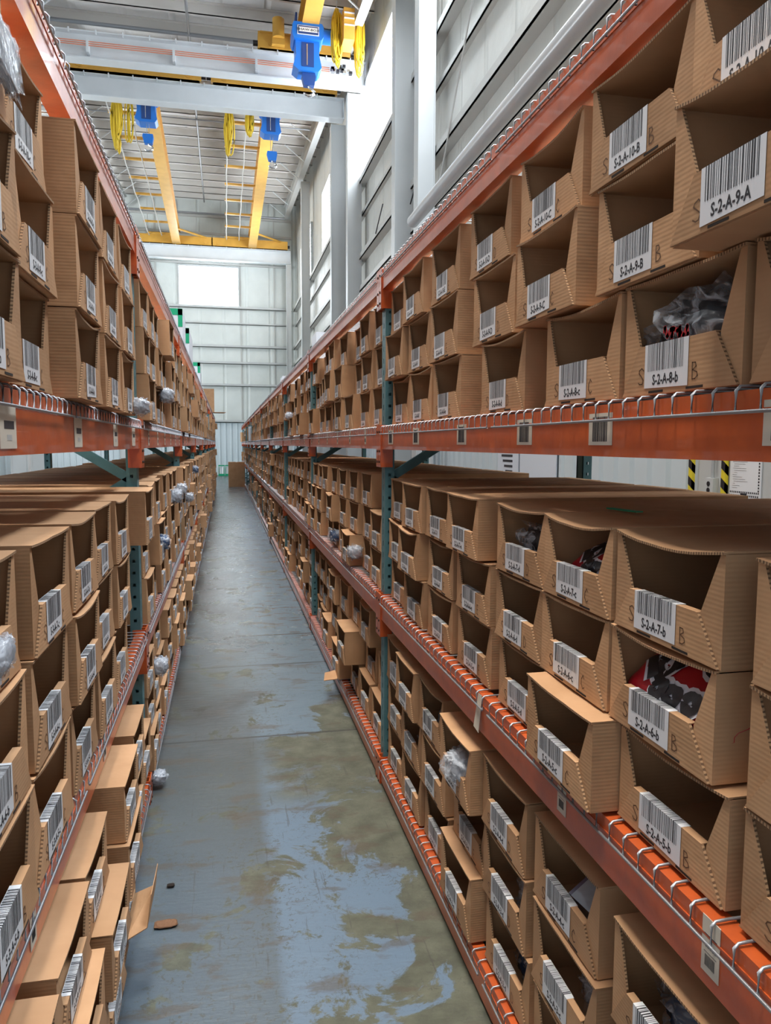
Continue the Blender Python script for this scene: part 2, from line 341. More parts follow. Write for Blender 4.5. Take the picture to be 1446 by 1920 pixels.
for x in (-5.0,-3.4,-2.3,0.86,2.6): b.box(x,x+0.05,YF-0.05,YF-0.001,2.8,14.0,GIRT)
tag(b.build('trim_%d'%k),kind='structure'); k+=1
# ------------------------------------------------------------------ columns (I sections seen from the near side)
def column(y,x0,x1,ztop,label,name='steel_column',wd=0.30,bracket=False):
    b=MB(); t=0.022
    b.box(x0,x0+t,y,y+wd,0,ztop,COLPAINT); b.box(x1-t,x1,y,y+wd,0,ztop,COLPAINT); b.box(x0+t,x1-t,y+0.02,y+0.035,0,ztop,COLPAINT)
    r=empty(name,(0,0,0),0,label,'column'); r.location=((x0+x1)/2,y+wd/2,0)
    o=b.build('shaft',r); o.location=(-(x0+x1)/2,-(y+wd/2),0)
    p=MB(); p.box(-0.28,0.28,-0.22,0.22,0,0.03,COLPAINT); p.build('base_plate',r)
    return r
column(12.8,3.28,3.58,11.5,'light grey steel column nearest the camera on the right wall, beside the big pipe')
column(14.6,3.28,3.66,11.5,'broad grey steel column just before the tall bright side window')
column(20.32,3.28,3.66,10.86,'sunlit pale column carrying the end of the nearer white runway beam')
column(22.32,3.12,3.55,10.86,'grey column carrying the right end of the second white runway beam')
column(32.4,3.26,3.62,12.6,'grey steel column between the two farthest side windows')
column(39.6,3.2,3.45,10.86,'slim pale column at the far right corner of the hall')
column(22.0,-5.2,-4.8,10.86,'left column under the second white runway beam')
column(39.6,-5.2,-4.8,10.86,'column at the far left under the far runway beam')
column(20.0,-5.2,-4.8,10.86,'left column under the nearer white runway beam')
# purlins (one countable run) and rafters
n=0
for i in range(21):
    y=15.4+i*1.22
    b=MB(); z=roofz(y)
    b.box(-13.9,XW-0.05,y,y+0.02,z,z+0.27,PURLIN); b.box(-13.9,XW-0.05,y,y+0.09,z,z+0.02,PURLIN); b.box(-13.9,XW-0.05,y-0.09,y,z+0.25,z+0.27,PURLIN)
    o=b.build('roof_purlin'); tag(o,'grey steel roof purlin, one of the evenly spaced run under the roof','purlin','roof purlins')
def rafter(x,label,y0=15.0):
    r=empty('roof_rafter',(x,y0,roofz(y0)-0.62),0,label,'rafter')
    b=MB(); y1=YF-0.3
    def q(y,dz): return roofz(y)-0.02-dz
    for (xa,xb,da,db) in ((-.11,.11,0,.025),(-.11,.11,.575,.60),(-.01,.01,.025,.575)):
        vs=[(xa,0,0)]*0
        for yy in (y0,y1):
            for xx in (xa,xb):
                for dz in (db,da): vs.append((xx,yy-y0,q(yy,dz)-r.location.z))
        b.raw(vs,[(0,1,3,2),(4,6,7,5),(0,4,5,1),(2,3,7,6),(0,2,6,4),(1,5,7,3)],COLPAINT)
    b.build('beam',r)
    for i in range(2,21,2):
        y=15.4+i*1.22; sgn=-1 if x>0 else 1
        s=MB(); s.tube([(sgn*0.08,y-y0,q(y,.57)-r.location.z),(sgn*0.85,y-y0,roofz(y)+0.0-r.location.z)],0.022,WHITEPAINT,6); s.build('flange_brace',r)
rafter(3.25,'long pale roof rafter running away along the right wall')
rafter(-4.72,'long pale roof rafter running away on the left, above the bins')
# services under the roof
b=MB(); b.tube([(-0.75,16,11.85),(-0.85,39,13.5)],0.035,ZINC); tag(b.build('conduit'),'thin silver conduit running lengthwise under the middle of the roof','conduit')
for y,z,lab in ((21.0,12.2,'silver sprinkler pipe crossing under the roof, nearest of the cross pipes'),(27.2,12.6,'thin silver pipe crossing under the roof behind the hoists'),(39.2,13.0,'long silver pipe crossing before the far wall')):
    b=MB(); b.tube([(-9,y,z),(3.1,y,z)],0.05 if y!=27.2 else 0.025,ZINC); tag(b.build('sprinkler_pipe'),lab,'pipe')
# big pipe along the right wall
b=MB(); b.tube([(3.12,-1,5.36),(3.12,12.5,5.36)],0.10,PIPE,20); 
o=b.build('wall_pipe'); tag(o,'thick light grey pipe running along the right wall above the bin rack','pipe')
# wall ties / sag rods on the right wall
for i,(ya,za,yb,zb,lab) in enumerate(((12.6,5.9,10.2,8.9,'thin steel sag rod slanting across the wall beside the big pipe'),(14.55,6.3,13.9,6.66,'short dark rod leaning on the wall near the broad column'),(18.0,6.66,17.2,7.1,'short black rod on the wall below the bright side window'))):
    b=MB(); b.tube([(3.58,ya,za),(3.585,yb,zb)],0.014,BLACK if i else GIRT,6); tag(b.build('sag_rod'),lab,'rod')
# ------------------------------------------------------------------ crane runways and cranes
def runway(y,label,rails=False,x1=3.45,wide=0.34,h=0.64):
    r=empty('runway_beam',(0,y,10.88),0,label,'beam')
    b=MB()
    b.ibeam(0,-5.6,x1,0,0,wide,h,WHITEPAINT,0.03,0.02); b.box(x1-0.02,x1,-wide/2,wide/2,0.03,h-.03,WHITEPAINT)
    b.build('beam',r)
    c=MB(); x=-5.4
    c.box(-5.6,x1,-0.03,0.03,h,h+0.05,COLPAINT); c.build('rail',r)
    c=MB()
    while x<x1-.2: c.box(x,x+0.03,-wide/2-0.02,-wide/2+0.03,h-0.09,h+0.03,WHITEPAINT); x+=0.62
    tag(c.build('rail_clips',r),kind='stuff')
    if rails:
        for kk in range(3):
            g=MB(); g.tube([(-5.5,-0.22,0.27+kk*0.045),(2.75,-0.22,0.27+kk*0.045)],0.011,COPPER,6); g.build('conductor_rail',r)
        for xx in (-4.6,-3.1,-1.1,0.9):
            g=MB(); g.box(xx-.03,xx+.03,-0.235,-0.01,0.12,0.40,WHITEPAINT); g.build('rail_bracket',r)
        g=MB()
        for i in range(12):
            a=random.uniform(0,.5); q_=random.uniform(0,.16); g.box(2.75+a,2.83+a,-0.36,-0.24,0.20+q_,0.26+q_,STEEL if i%2 else BLACK)
        g.build('current_collector',r)
    return r
runway(20.14,'white crane runway beam with copper conductor rails, nearest to the camera',True,3.72)
runway(22.14,'second white crane runway beam, just behind the one with copper rails',False,3.45,0.34,0.57)
runway(39.75,'far white crane runway beam crossing above the end-wall window',False,3.42)
def truck(r,x0,x1,y,z,motor_x=None,motor_side=-1):
    b=MB(); b.box(x0,x1,y-0.16,y+0.16,z,z+0.40,YELLOW); b.box(x0+.05,x1-.05,y-0.18,y+0.18,z+.36,z+.40,YELLOW); b.box(x0+.05,x1-.05,y-0.18,y+0.18,z,z+.04,YELLOW)
    for xx in (x0+.35,x1-.35): b.tube([(xx,y-0.19,z+.15),(xx,y+.19,z+.15)],0.10,YELLOW,12)
    o=b.build('end_truck',r)
    p=MB(); p.tube([(x0-0.12,y,z+.17),(x0,y,z+.17)],0.07,BLACK,10); p.tube([(x1,y,z+.17),(x1+.12,y,z+.17)],0.07,BLACK,10); p.build('buffer',o)
    if motor_x is not None:
        p=MB(); p.tube([(motor_x,y+motor_side*.3,z+.2),(motor_x,y+motor_side*.3,z+.65)],0.15,YELLOW,14); p.box(motor_x-.16,motor_x+.16,y-.32,y+.0,z+.05,z+.25,YELLOW); p.build('drive_motor',o)
def girder(r,xa,ya,xb,yb,z,h=0.62,wd=0.40):
    d=Vector((xb-xa,yb-ya,0)); L_=d.length; M=Matrix.Translation((xa,ya,z))@Matrix.Rotation(math.atan2(d.y,d.x),4,'Z')
    b=MB(); t=0.025
    b.box(0,L_,-wd/2,wd/2,0,t,YELLOW,M); b.box(0,L_,-wd/2,wd/2,h-t,h,YELLOW,M); b.box(0,L_,-.012,.012,t,h-t,YELLOW,M)
    return b.build('bridge_girder',r)
def hoist(loc,label,drop=0.9,plate=False,motor=False,face=-1,s=1.0):
    r=empty('electric_hoist',loc,0,label,'hoist')
    b=MB()
    b.prism([(-.36,0.0),(-.30,-.10),(-.28,-.62),(-.36,-.98),(-.22,-1.12),(.28,-1.12),(.36,-.98),(.30,-.60),(.30,-.1),(.36,0)],1,-.22,.30,BLUE)
    o=b.build('housing',r)
    g=MB(); g.prism([(-.34,.40),(-.38,.30),(-.38,-.02),(-.34,-.14),(.34,-.14),(.40,-.02),(.40,.30),(.36,.40)],1,-.32,.34,BLUE); g.build('gear_case',r)
    g=MB(); g.box(-.14,.16,-.235,-.22,-1.0,-.2,NAVY); g.box(-.02,.0,-.24,-.22,-.95,-.25,STEEL); g.build('chain_guide',r)
    if motor: g=MB(); g.tube([(.40,0,.2),(.62,0,.2)],.22,BLUE,16); g.tube([(.64,0,.2),(.86,0,.2)],.24,BLUE,16); g.tube([(.86,0,.2),(.95,0,.2)],.15,NAVY,16); g.build('motor',r)
    g=MB(); g.box(-.30,-.26,-.28,.28,.40,.72,NAVY); g.box(.26,.30,-.28,.28,.40,.72,NAVY); g.build('trolley',r)
    if plate:
        g=MB(); g.box(-.26,.28,-.335,-.32,-.02,.28,PAPER); g.box(-.24,.26,-.34,-.335,0.0,.26,NAVY); g.box(-.22,.24,-.344,-.34,.07,.22,PAPER)
        pl=g.build('name_plate',r)
        t=text_mesh('SHAW-BOX',0.105,INK); q=link('lettering',t,pl); q.location=(0.01,-.346,.105); q.rotation_euler=(PI/2,0,0)
    g=MB()
    for dx in (-.05,.03): g.tube([(.05+dx,-.05,-1.1),(.05+dx,-.05,-1.1-drop)],.014,STEEL,6)
    g.build('load_chain',r)
    z=-1.1-drop
    g=MB(); g.prism([(-.12,0),(.20,0),(.22,-.12),(.18,-.42),(-.08,-.42),(-.14,-.12)],1,-.14,.04,BLUE if drop>.3 else NAVY); hb=g.build('hook_block',r); hb.location=(0,0,z)
    g=MB(); pts=[(.05,-.05,z-.40)]+[(.05+.13*math.sin(a),-.05,z-.60-.13*-math.cos(a)) for a in [0.2,.8,1.4,2.0,2.6,3.2,3.8,4.4]]
    g.tube(pts,[.035,.035,.04,.045,.05,.05,.045,.035,.02],STEEL,8); 
    hk=g.build('hook',r)
    r.scale=(s,s,s*.72)
    return r
def text_mesh(txt,size,material,align='CENTER',sx=1.0):
    cu=bpy.data.curves.new('t','FONT'); cu.body=txt; cu.size=size; cu.align_x=align; cu.resolution_u=2; cu.offset=size*.022
    ob=bpy.data.objects.new('t',cu); C.objects.link(ob)
    dg=bpy.context.evaluated_depsgraph_get(); me=bpy.data.meshes.new_from_object(ob.evaluated_get(dg))
    bpy.data.objects.remove(ob); bpy.data.curves.remove(cu)
    me.materials.clear(); me.materials.append(material)
    if sx!=1.0:
        for v in me.vertices: v.co.x*=sx
    return me
def festoon(r,x,y,z,n,ln,rad,name='cable_bundle',m_=None):
    b=MB()
    for i in range(n):
        ox=random.uniform(-.07,.07); oy=random.uniform(-.08,.08); l=ln*random.uniform(.6,1.0); wd=random.choice((.02,.03,.05,.06,.11))
        pts=[(x+ox*.3,y+oy*.3,z)]+[(x+ox+wd*math.cos(a),y+oy,z-l*.55+l*.45*math.sin(a)) for a in [PI*.5+2*PI*j/14 for j in range(1,15)]]
        b.tube(pts,rad,m_ or CABLE,5,False)
    return b.build(name,r)
Z0=11.575
def crane(name_label,xt0,xt1,yn,yf,xg_n,xg_f,near_truck=True,arms=None,brace=None,armlen=1.1,far=True,ya=None,yb=None,zt=Z0,mot=None):
    r=empty('bridge_crane',(0,0,0),0,name_label,'crane')
    if near_truck: truck(r,xt0,xt1,yn,zt-(.05 if yn>22 else 0),mot)
    if far: truck(r,xt0-.30,xt1+.02,yf,zt)
    girder(r,xg_n,ya if ya is not None else yn+.05,xg_f,yb if yb is not None else yf-.05,zt-0.02)
    if arms:
        for i in range(arms):
            t=(i+0.7)/arms; y=yn+(yf-yn)*t; x=xg_n+(xg_f-xg_n)*t
            b=MB(); b.box(x-armlen,x-.01,y-.05,y+.05,zt+.30,zt+.38,YELLOW); b.build('festoon_arm',r)
        for dx in (armlen*.95,armlen*.5):
            b=MB(); pts=[(xg_n+(xg_f-xg_n)*t-dx+.012*math.sin(t*40),yn+.6+(yf-yn-1)*t,zt+.27-.05*abs(math.sin(t*arms*PI))) for t in [j/60 for j in range(61)]]
            b.tube(pts,0.022,GIRT,6,False); b.build('festoon_cable',r)
    if brace:
        b=MB(); b.tube([(xg_f+.1,yf-1.6,zt+.35),(xg_f+1.55,yf,zt+.38)],0.05,YELLOW,6); b.build('corner_brace',r)
    return r
crane('yellow bridge crane on the far left, girder slanting down to the far runway',-3.98,-0.50,22.14,39.75,-2.02,-2.24,arms=9,brace=True,armlen=1.35)
crane('yellow bridge crane on the far right, with rung-like arms on its girder',-0.24,3.25,22.14,39.75,1.47,1.48,arms=9,brace=True,armlen=1.35)
crane('nearest yellow bridge crane, its girder passing above the camera side',0.95,3.30,20.14,0,2.12,2.12,True,far=False,ya=13.0,yb=20.1,mot=1.45)
hoist((2.05,18.9,11.30),'large blue chain hoist with white name plate hanging from the nearest crane',0.03,True,True,s=.95)
hoist((-2.05,23.0,11.34),'dark blue hoist on the left yellow girder above the far bay',0.50,s=.85)
hoist((1.43,23.1,11.34),'blue hoist on the right yellow girder above the far bay',0.75,s=.85)
def hung(loc,label,n,ln,rad,m_=None):
    r=empty('cable_bundle',loc,0,label,'cable'); b=MB(); b.tube([(0,0,.0),(0,0,roofz(loc[1])+.29-loc[2])],.015,STEEL,6); b.build('hanger',r); o=festoon(r,0,0,0.05,n,ln,rad,'coil',m_); return r
hung((2.74,18.6,11.9),'thick bundle of yellow festoon cable beside the large blue hoist',16,1.4,.024)
hung((3.30,18.6,11.9),'yellow cable bundle nearest the right wall, lit by the window',16,1.5,.024)
hung((-2.86,22.9,11.3),'long yellow cable bundle on the left of the far bay',16,1.65,.024)
hung((-2.52,22.9,11.3),'thin yellow cable loop between the left bundle and girder',4,1.4,.02)
hung((0.22,22.9,11.3),'looped yellow and brown cable coil hanging mid-bay',10,1.5,.022)
hung((0.82,22.9,11.3),'small yellow cable bundle beside the right far hoist',9,1.0,.022)
r=empty('junction_box',(2.98,18.7,11.35),0,'cream yellow metal junction box hanging among the yellow cables','electrical box'); b=MB(); b.box(-.13,.13,-.5,.1,-.25,.45,YELLOW); b.build('body',r)
b=MB()
for zz in (.05,.2,.32): b.box(-.12,.12,-.515,-.5,zz,zz+.03,PAPER)
b.build('cover_strips',r)

# ------------------------------------------------------------------ racks
PN=[0.41+3.08*i for i in range(0,12)]
RL=[(0.015,0.120),(0.815,0.925),(1.628,1.728),(2.360,2.445)]
LL=[(0.012,0.100),(0.700,0.805),(1.628,1.745),(2.460,2.568)]
DEPTH=1.06
def post_mesh(H):
    # C channel 76 (Y) x 40 (X); front at x=0 facing -x; square holes on the -Y side face, slots on the front
    b=MB(); w2=.038; d=.045
    def holed(P, u0,u1, hw,hh,pitch):
        # strip with a central column of holes, P(u,z)
        uc=(u0+u1)/2; z=0.0
        b.face([P(u0,0),P(uc-hw,0),P(uc-hw,H),P(u0,H)],TEAL); b.face([P(uc+hw,0),P(u1,0),P(u1,H),P(uc+hw,H)],TEAL)
        z=0; 
        while z<H:
            z1=min(z+pitch-hh*2,H); b.face([P(uc-hw,z),P(uc+hw,z),P(uc+hw,z1),P(uc-hw,z1)],TEAL); z+=pitch
    holed(lambda u,z:(0,-u,z),-w2,w2,.004,.012,.054)
    holed(lambda u,z:(u,-w2,z),0,d,.0065,.0065,.054)
    holed(lambda u,z:(d-u,w2,z),0,d,.0065,.0065,.054)
    b.box(d-.002,d,-w2,w2,0,H,TEAL)
    b.face([(d,-w2,0),(d,-w2+.012,0),(d,-w2+.012,H),(d,-w2,H)],TEAL); b.face([(d,w2-.012,0),(d,w2,0),(d,w2,H),(d,w2-.012,H)],TEAL)
    b.face([(.003,w2-.003,0),(.003,-w2+.003,0),(.003,-w2+.003,H),(.003,w2-.003,H)],BLACK) if False else None
    b.box(-.01,.09,-.06,.06,0,.008,TEAL)
    return b
POST=post_mesh(2.58).mesh('post'); POST_R=post_mesh(2.44).mesh('post')
def beam_mb(h,L_,conn=True):
    b=MB(); t=.05
    # stepped box beam: front face at x=0
    b.prism([(0,0),(0,h),(.038,h),(.038,h-.025),(t,h-.025),(t,0)],1,0,L_,ORANGE)
    b.box(-.002,.0,0,L_,h-.030,h-.026,ORANGE)
    return b
def conn_mb(h):
    b=MB(); b.box(-.006,.0,-.002,.052,-.085,h+.012,ORANGE); b.box(-.006,.052,.050,.054,-.085,h+.012,ORANGE); b.box(-.006,.052,-.002,.002,-.085,h+.012,ORANGE)
    for z in (-.06,-.01,h-.02): b.tube([(-.009,.026,z),(-.004,.026,z)],.006,DARK,8)
    return b
def loc_label_mb(kind=0):
    b=MB(); 
    if kind==0:
        b.box(-.0012,0,0,.092,0,.062,CREAM); y=.018
        rnd=random.Random(3)
        while y<.076:
            wd=rnd.choice((.0012,.002,.003)); b.box(-.0016,-.0012,y,y+wd,.007,.055,INK); y+=wd+rnd.choice((.0012,.002))
    else:
        b.box(-.0012,0,0,.042,0,.090,CREAM); b.box(-.0016,-.0012,.006,.036,.062,.063,INK)
        for i in range(12): b.box(-.0016,-.0012,.010+i*.002,.0108+i*.002,.012,.030,INK)
        for i in range(5): b.box(-.0016,-.0012,.008+i*.0055,.011+i*.0055,.042,.050,INK)
        b.box(-.0016,-.0012,.006,.036,.034,.0345,INK)
    return b
LLAB=[loc_label_mb(0).mesh('location_label'),loc_label_mb(1).mesh('location_label')]
q=MB(); q.box(-.0012,0,0,.10,0,.078,CREAM); q.box(-.0016,-.0012,.015,.075,.034,.048,INK); q.box(-.0016,-.0012,.03,.06,.014,.024,GIRT); LLAB.append(q.mesh('location_label'))
def rack(side,levels,P,label):
    sgn = 1 if side=='R' else -1
    X0 = 0.735 if side=='R' else -0.385
    r=empty('pallet_rack',(X0,P[0],0),0 if side=='R' else PI,label,'rack')
    # local frame: +x into the rack; local y = +Y for R, -Y for L
    s=sgn
    nb=len(P)-1
    for i,y in enumerate(P):
        for x in (0,DEPTH):
            o=link('post',POST_R if side=='R' else POST,r); o.location=(x,s*(y-P[0]),0)
            if x: o.rotation_euler=(0,0,PI)
        b=MB(); zz=.25; k=0
        while zz<1.7:
            z2=zz+.62; a,c=((.03,zz),(DEPTH-.03,z2)) if k%2==0 else ((DEPTH-.03,zz),(.03,z2)); yy=s*(y-P[0])
            d=Vector((c[0]-a[0],0,c[1]-a[1])); M=Matrix.Translation((a[0],yy,a[1]))@Matrix.Rotation(-math.atan2(d.z,d.x),4,'Y'); b.box(0,d.length,-.012,.012,-.02,.02,TEAL,M); zz=z2; k+=1
        b.box(.03,DEPTH-.03,yy-.012,yy+.012,.23,.27,TEAL); b.box(.03,DEPTH-.03,yy-.012,yy+.012,2.22,2.26,TEAL)
        b.build('brace',r)
    bm={}
    for lv,(z0,z1) in enumerate(levels):
        h=z1-z0; L_=3.08-.076-.012
        fm=beam_mb(h,L_).mesh('beam'); cm=conn_mb(h).mesh('beam_connector')
        for i in range(nb):
            y=P[i]
            ya = (y+.038+.006)-P[0] if s>0 else -(P[i+1]-.038-.006-P[0])
            f=link('beam',fm,r); f.location=(-.018,ya,z0)
            g=link('beam',fm,r); g.location=(DEPTH+.018,ya+L_,z0); g.rotation_euler=(0,0,PI)
            for e in (0,1):
                c=link('beam_connector',cm,f); c.location=(0,-.045 if e==0 else L_-.006,0)
            # location stickers on the front face
            if lv in (1,2) and i<6:
                if side=='R' and i==0: spots=[(0.80,0),(1.30,0),(1.68,0),(2.18,0),(2.75,0),(3.2,0)] if lv==2 else [(0.93,1),(1.45,1)]
                elif side=='L' and i==0: spots=[(1.45,2),(2.08,2),(2.74,2),(3.25,2)] if lv==2 else [(1.45,1),(2.3,1)]
                elif lv==2: spots=[(.35+.5*q,1) for q in range(6)]
                else: spots=[]
                for (yy,kd) in spots:
                    yw = yy if i else yy+.0
                    q=link('location_label',LLAB[kd],f)
                    if s>0: q.location=(-.0006,(yw if i==0 else y+yw)-(y+.044),.018 if h<.1 else .022)
                    else: q.location=(-.0006,(P[i+1]-.044)-(yw if i==0 else y+yw),.012)
    return r
RACK_R=rack('R',RL,PN,'right-hand orange and teal pallet rack full of cardboard bins')
RACK_L=rack('L',LL,PN[:10],'left-hand orange and teal pallet rack full of cardboard bins')
# wire decks
def deck_mesh(L_):
    b=MB(); n=int(L_/.051); r=.0026; g=(L_-.02)/n
    for i in range(n+1):
        y=.01+i*g
        b.tube([(DEPTH-.02,y,.004),(.0,y,.004),(-.018,y,.003),(-.0245,y,-.003),(-.0245,y,-.036)],r,ZINC,6,False)
    for x,z in ((-.0285,-.034),(.12,-.001),(.3,-.001),(.55,-.001),(.8,-.001),(DEPTH-.04,-.001)):
        b.tube([(x,0,z),(x,L_,z)],.003,ZINC,6)
    return b.mesh('wire_deck')
D2=deck_mesh(1.46)
LEVW=['floor-level','lower','upper','topmost']
ORD=['first','second','third','fourth','fifth','sixth','seventh','eighth','ninth','tenth','eleventh']
for side,levels,P in (('R',RL,PN),('L',LL,PN[:10])):
    X0 = 0.735 if side=='R' else -0.385; s=1 if side=='R' else -1
    for lv,(z0,z1) in enumerate(levels):
        for i in range(len(P)-1):
            for hf in (0,1):
                ya=P[i]+.06+hf*1.50
                o=link('wire_deck',D2); o.location=(X0-.001*s,ya if s>0 else ya+1.46,z1+.003); o.rotation_euler=(0,0,0 if s>0 else PI)
                tag(o,'silver wire deck, %s half of %s bay, %s beams, %s rack'%('near' if hf==0 else 'far',ORD[i],LEVW[lv],'right' if s>0 else 'left'),'wire deck','wire decks on the racks')

# ------------------------------------------------------------------ bins
T=.0045
def shell_mb(w_,h,d,sag,seed,simple=False):
    rnd=random.Random(seed); b=MB(); a=w_/2
    # floor, sides, back
    b.box(0,d,-a,a,0,T,KRAFT)
    b.box(T,d,-a,-a+T,T,h-T,KRAFT); b.box(T,d,a-T,a,T,h-T,KRAFT); b.box(d-T,d,-a+T,a-T,T,h-T,KRAFT)
    # lid: slab with sag at the front
    ny=8 if not simple else 2; xs=(-.004,.05,.16,.34,d) if not simple else (-.004,d)
    ph=rnd.uniform(0,6); asym=rnd.uniform(-.4,.4)
    def zt(x,u):
        fall=max(0,1-x/.34)**1.5
        return h-.0006-sag*fall*(1-u*u)*(1+asym*u)-.0015*fall*abs(math.sin(3*u+ph))
    vs=[];nx=len(xs)
    for lay in (0,1):
        for x in xs:
            for j in range(ny+1):
                u=-1+2*j/ny; vs.append((x,u*a,zt(x,u)-(T if lay==0 else 0)))
    def id_(l,i,j): return l*nx*(ny+1)+i*(ny+1)+j
    fs=[]
    for i in range(nx-1):
        for j in range(ny):
            fs.append((id_(1,i,j),id_(1,i+1,j),id_(1,i+1,j+1),id_(1,i,j+1))); fs.append((id_(0,i,j),id_(0,i,j+1),id_(0,i+1,j+1),id_(0,i+1,j)))
    b.raw(vs,fs,KRAFT)
    ef=[(id_(0,0,j),id_(1,0,j),id_(1,0,j+1),id_(0,0,j+1)) for j in range(ny)]
    b.raw(vs,ef,EDGE_Y)
    b.raw(vs,[(id_(0,i,0),id_(0,i+1,0),id_(1,i+1,0),id_(1,i,0)) for i in range(nx-1)]+[(id_(0,i,ny),id_(1,i,ny),id_(1,i+1,ny),id_(0,i+1,ny)) for i in range(nx-1)],KRAFT)
    # front flaps with slanting free edge
    fw=.052+rnd.uniform(-.004,.006); lt=.42*h
    for sg in (-1,1):
        tw=.010+rnd.uniform(0,.006)
        b.prism([(sg*a,T),(sg*a,h-T-.001),(sg*(a-tw),h-T-.002),(sg*(a-fw),lt),(sg*(a-fw),T)],0,0,T,KRAFT,EDGE)
    return b
def strokes(ch):
    S={'S':[[(.9,.85),(.6,1),(.2,.9),(.1,.7),(.5,.5),(.85,.3),(.7,.05),(.3,0),(.05,.15)]],
       'B':[[(.15,0),(.15,1),(.6,.95),(.7,.75),(.2,.52),(.75,.4),(.85,.15),(.5,0),(.15,.02)]],
       'A':[[(0,0),(.45,1),(.9,0)],[(.2,.4),(.7,.4)]],
       'C':[[(.85,.85),(.5,1),(.15,.7),(.15,.3),(.5,0),(.85,.15)]],
       'D':[[(.15,0),(.15,1),(.7,.85),(.85,.4),(.6,.05),(.15,0)]],
       'E':[[(.8,1),(.2,1),(.2,0),(.8,0)],[(.2,.5),(.7,.5)]],
       'F':[[(.8,1),(.2,1),(.2,0)],[(.2,.5),(.7,.5)]],'-':[[(.1,.5),(.8,.55)]]}
    return S.get(ch,S['C'])
def ribbon(b,pts,x,wd,mt):
    for p,q in zip(pts,pts[1:]):
        d=Vector((q[0]-p[0],q[1]-p[1])); 
        if d.length<1e-6: continue
        n_=Vector((-d.y,d.x)).normalized()*wd/2; e=d.normalized()*wd*.4
        P=(p[0]-e.x,p[1]-e.y);Q=(q[0]+e.x,q[1]+e.y)
        b.face([(x,P[0]+n_.x,P[1]+n_.y),(x,Q[0]+n_.x,Q[1]+n_.y),(x,Q[0]-n_.x,Q[1]-n_.y),(x,P[0]-n_.x,P[1]-n_.y)],mt)
LX=-.0055
def lip_mb(w_,h,letter=None,seed=0):
    b=MB(); a=w_/2; lt=.42*h; fw=.056
    b.prism([(a-.003,.001),(a-fw,lt),(-(a-fw),lt),(-(a-.003),.001)],0,LX,-.0006,KRAFT,EDGE)
    # folded top of the lip
    b.box(LX,.010,-(a-fw)+.001,(a-fw)-.001,lt,lt+.0015,KRAFT)
    for y in (-.06,.05): b.box(LX-.0006,LX+.001,y-.022,y+.022,.0035,.0075,DARK)
    if letter:
        rnd=random.Random(seed)
        def put(ch,y0,z0,sz):
            for st in strokes(ch): ribbon(b,[(y0-p[0]*sz*.7+rnd.uniform(-.001,.001),z0+p[1]*sz+rnd.uniform(-.001,.001)) for p in st],LX-.0007,.0022,MARKER)
        put('S',a-.058,.020,.029); put(letter,a-.216,.018,.027)
    return b
def label_mb(h,txt,seed,full=True,w_=.33,cut=0):
    b=MB(); rnd=random.Random(seed); lt=.42*h; a=w_/2
    y1=a-.080+rnd.uniform(-.005,.005); y0=y1-.128; zb=.011; zt=lt+.0022; x=LX-.0012
    sk=rnd.uniform(-.003,.003)
    b.face([(x,y1,zt),(x,y1,zb+sk),(x,y0,zb-sk),(x,y0,zt)],PAPER); b.face([(x,y1,zt),(x,y0,zt),(.012,y0,zt),(.012,y1,zt)],PAPER)
    b.face([(.012,y1,zt),(.012,y0,zt),(.012,y0,zt-.03),(.012,y1,zt-.03)],PAPER)
    y=y1-.010; zbar=zb+.030
    while y>y0+.012:
        wd=rnd.choice((.0010,.0010,.0016,.0028)) if full else rnd.choice((.004,.006)); y2=max(y-wd,y0+.010)
        b.face([(x-.0004,y,zt-.002),(x-.0004,y,zbar),(x-.0004,y2,zbar),(x-.0004,y2,zt-.002)],INK)
        b.face([(x-.0004,y,zt-.002),(x-.0004,y2,zt-.002),(x-.0003,y2,zt+.0004),(x-.0003,y,zt+.0004)],INK)
        b.face([(x-.0003,y,zt+.0004),(x-.0003,y2,zt+.0004),(.011,y2,zt+.0004),(.011,y,zt+.0004)],INK)
        y=y2-(rnd.choice((.0016,.0026,.0034)) if full else .007)
    if full and txt:
        me=text_mesh(txt,.0245,INK,'CENTER',0.80)
        vs=[(x-.0004,(y0+y1)/2-v.co.x,zb+.0065+v.co.y) for v in me.vertices]
        b.raw(vs,[tuple(p.vertices) for p in me.polygons],INK); bpy.data.meshes.remove(me)
    else:
        for i in range(5): b.face([(x-.0004,y1-.03-i*.014,zb+.018),(x-.0004,y1-.03-i*.014,zb+.008),(x-.0004,y1-.038-i*.014,zb+.008),(x-.0004,y1-.038-i*.014,zb+.018)],INK)
    return b
DB=.90
_cache={}
def shell(w_,h,k):
    key=(round(w_,3),round(h,3),k)
    if key not in _cache: _cache[key]=shell_mb(w_,h,DB,(.004,.010,.002,.014,.006)[k],k*13+5).mesh('shell')
    return _cache[key]
def lip(w_,h,letter):
    key=('lip',round(w_,3),round(h,3),letter)
    if key not in _cache: _cache[key]=lip_mb(w_,h,letter,hash_(letter)).mesh('front_lip')
    return _cache[key]
def hash_(s): return sum(ord(c)*7 for c in (s or 'x'))
def bin_(x,yc,z,rz,w_,h,txt,letter,label,group,full=True,k=None):
    r=empty('cardboard_bin',(x,yc,z),rz,label,'bin',group)
    link('shell',shell(w_,h,random.randrange(5) if k is None else k),r); link('front_lip',lip(w_,h,letter),r)
    b=label_mb(h,txt,random.randrange(9999),full,w_); b.build('barcode_label',r)
    return r
FAR=MB()
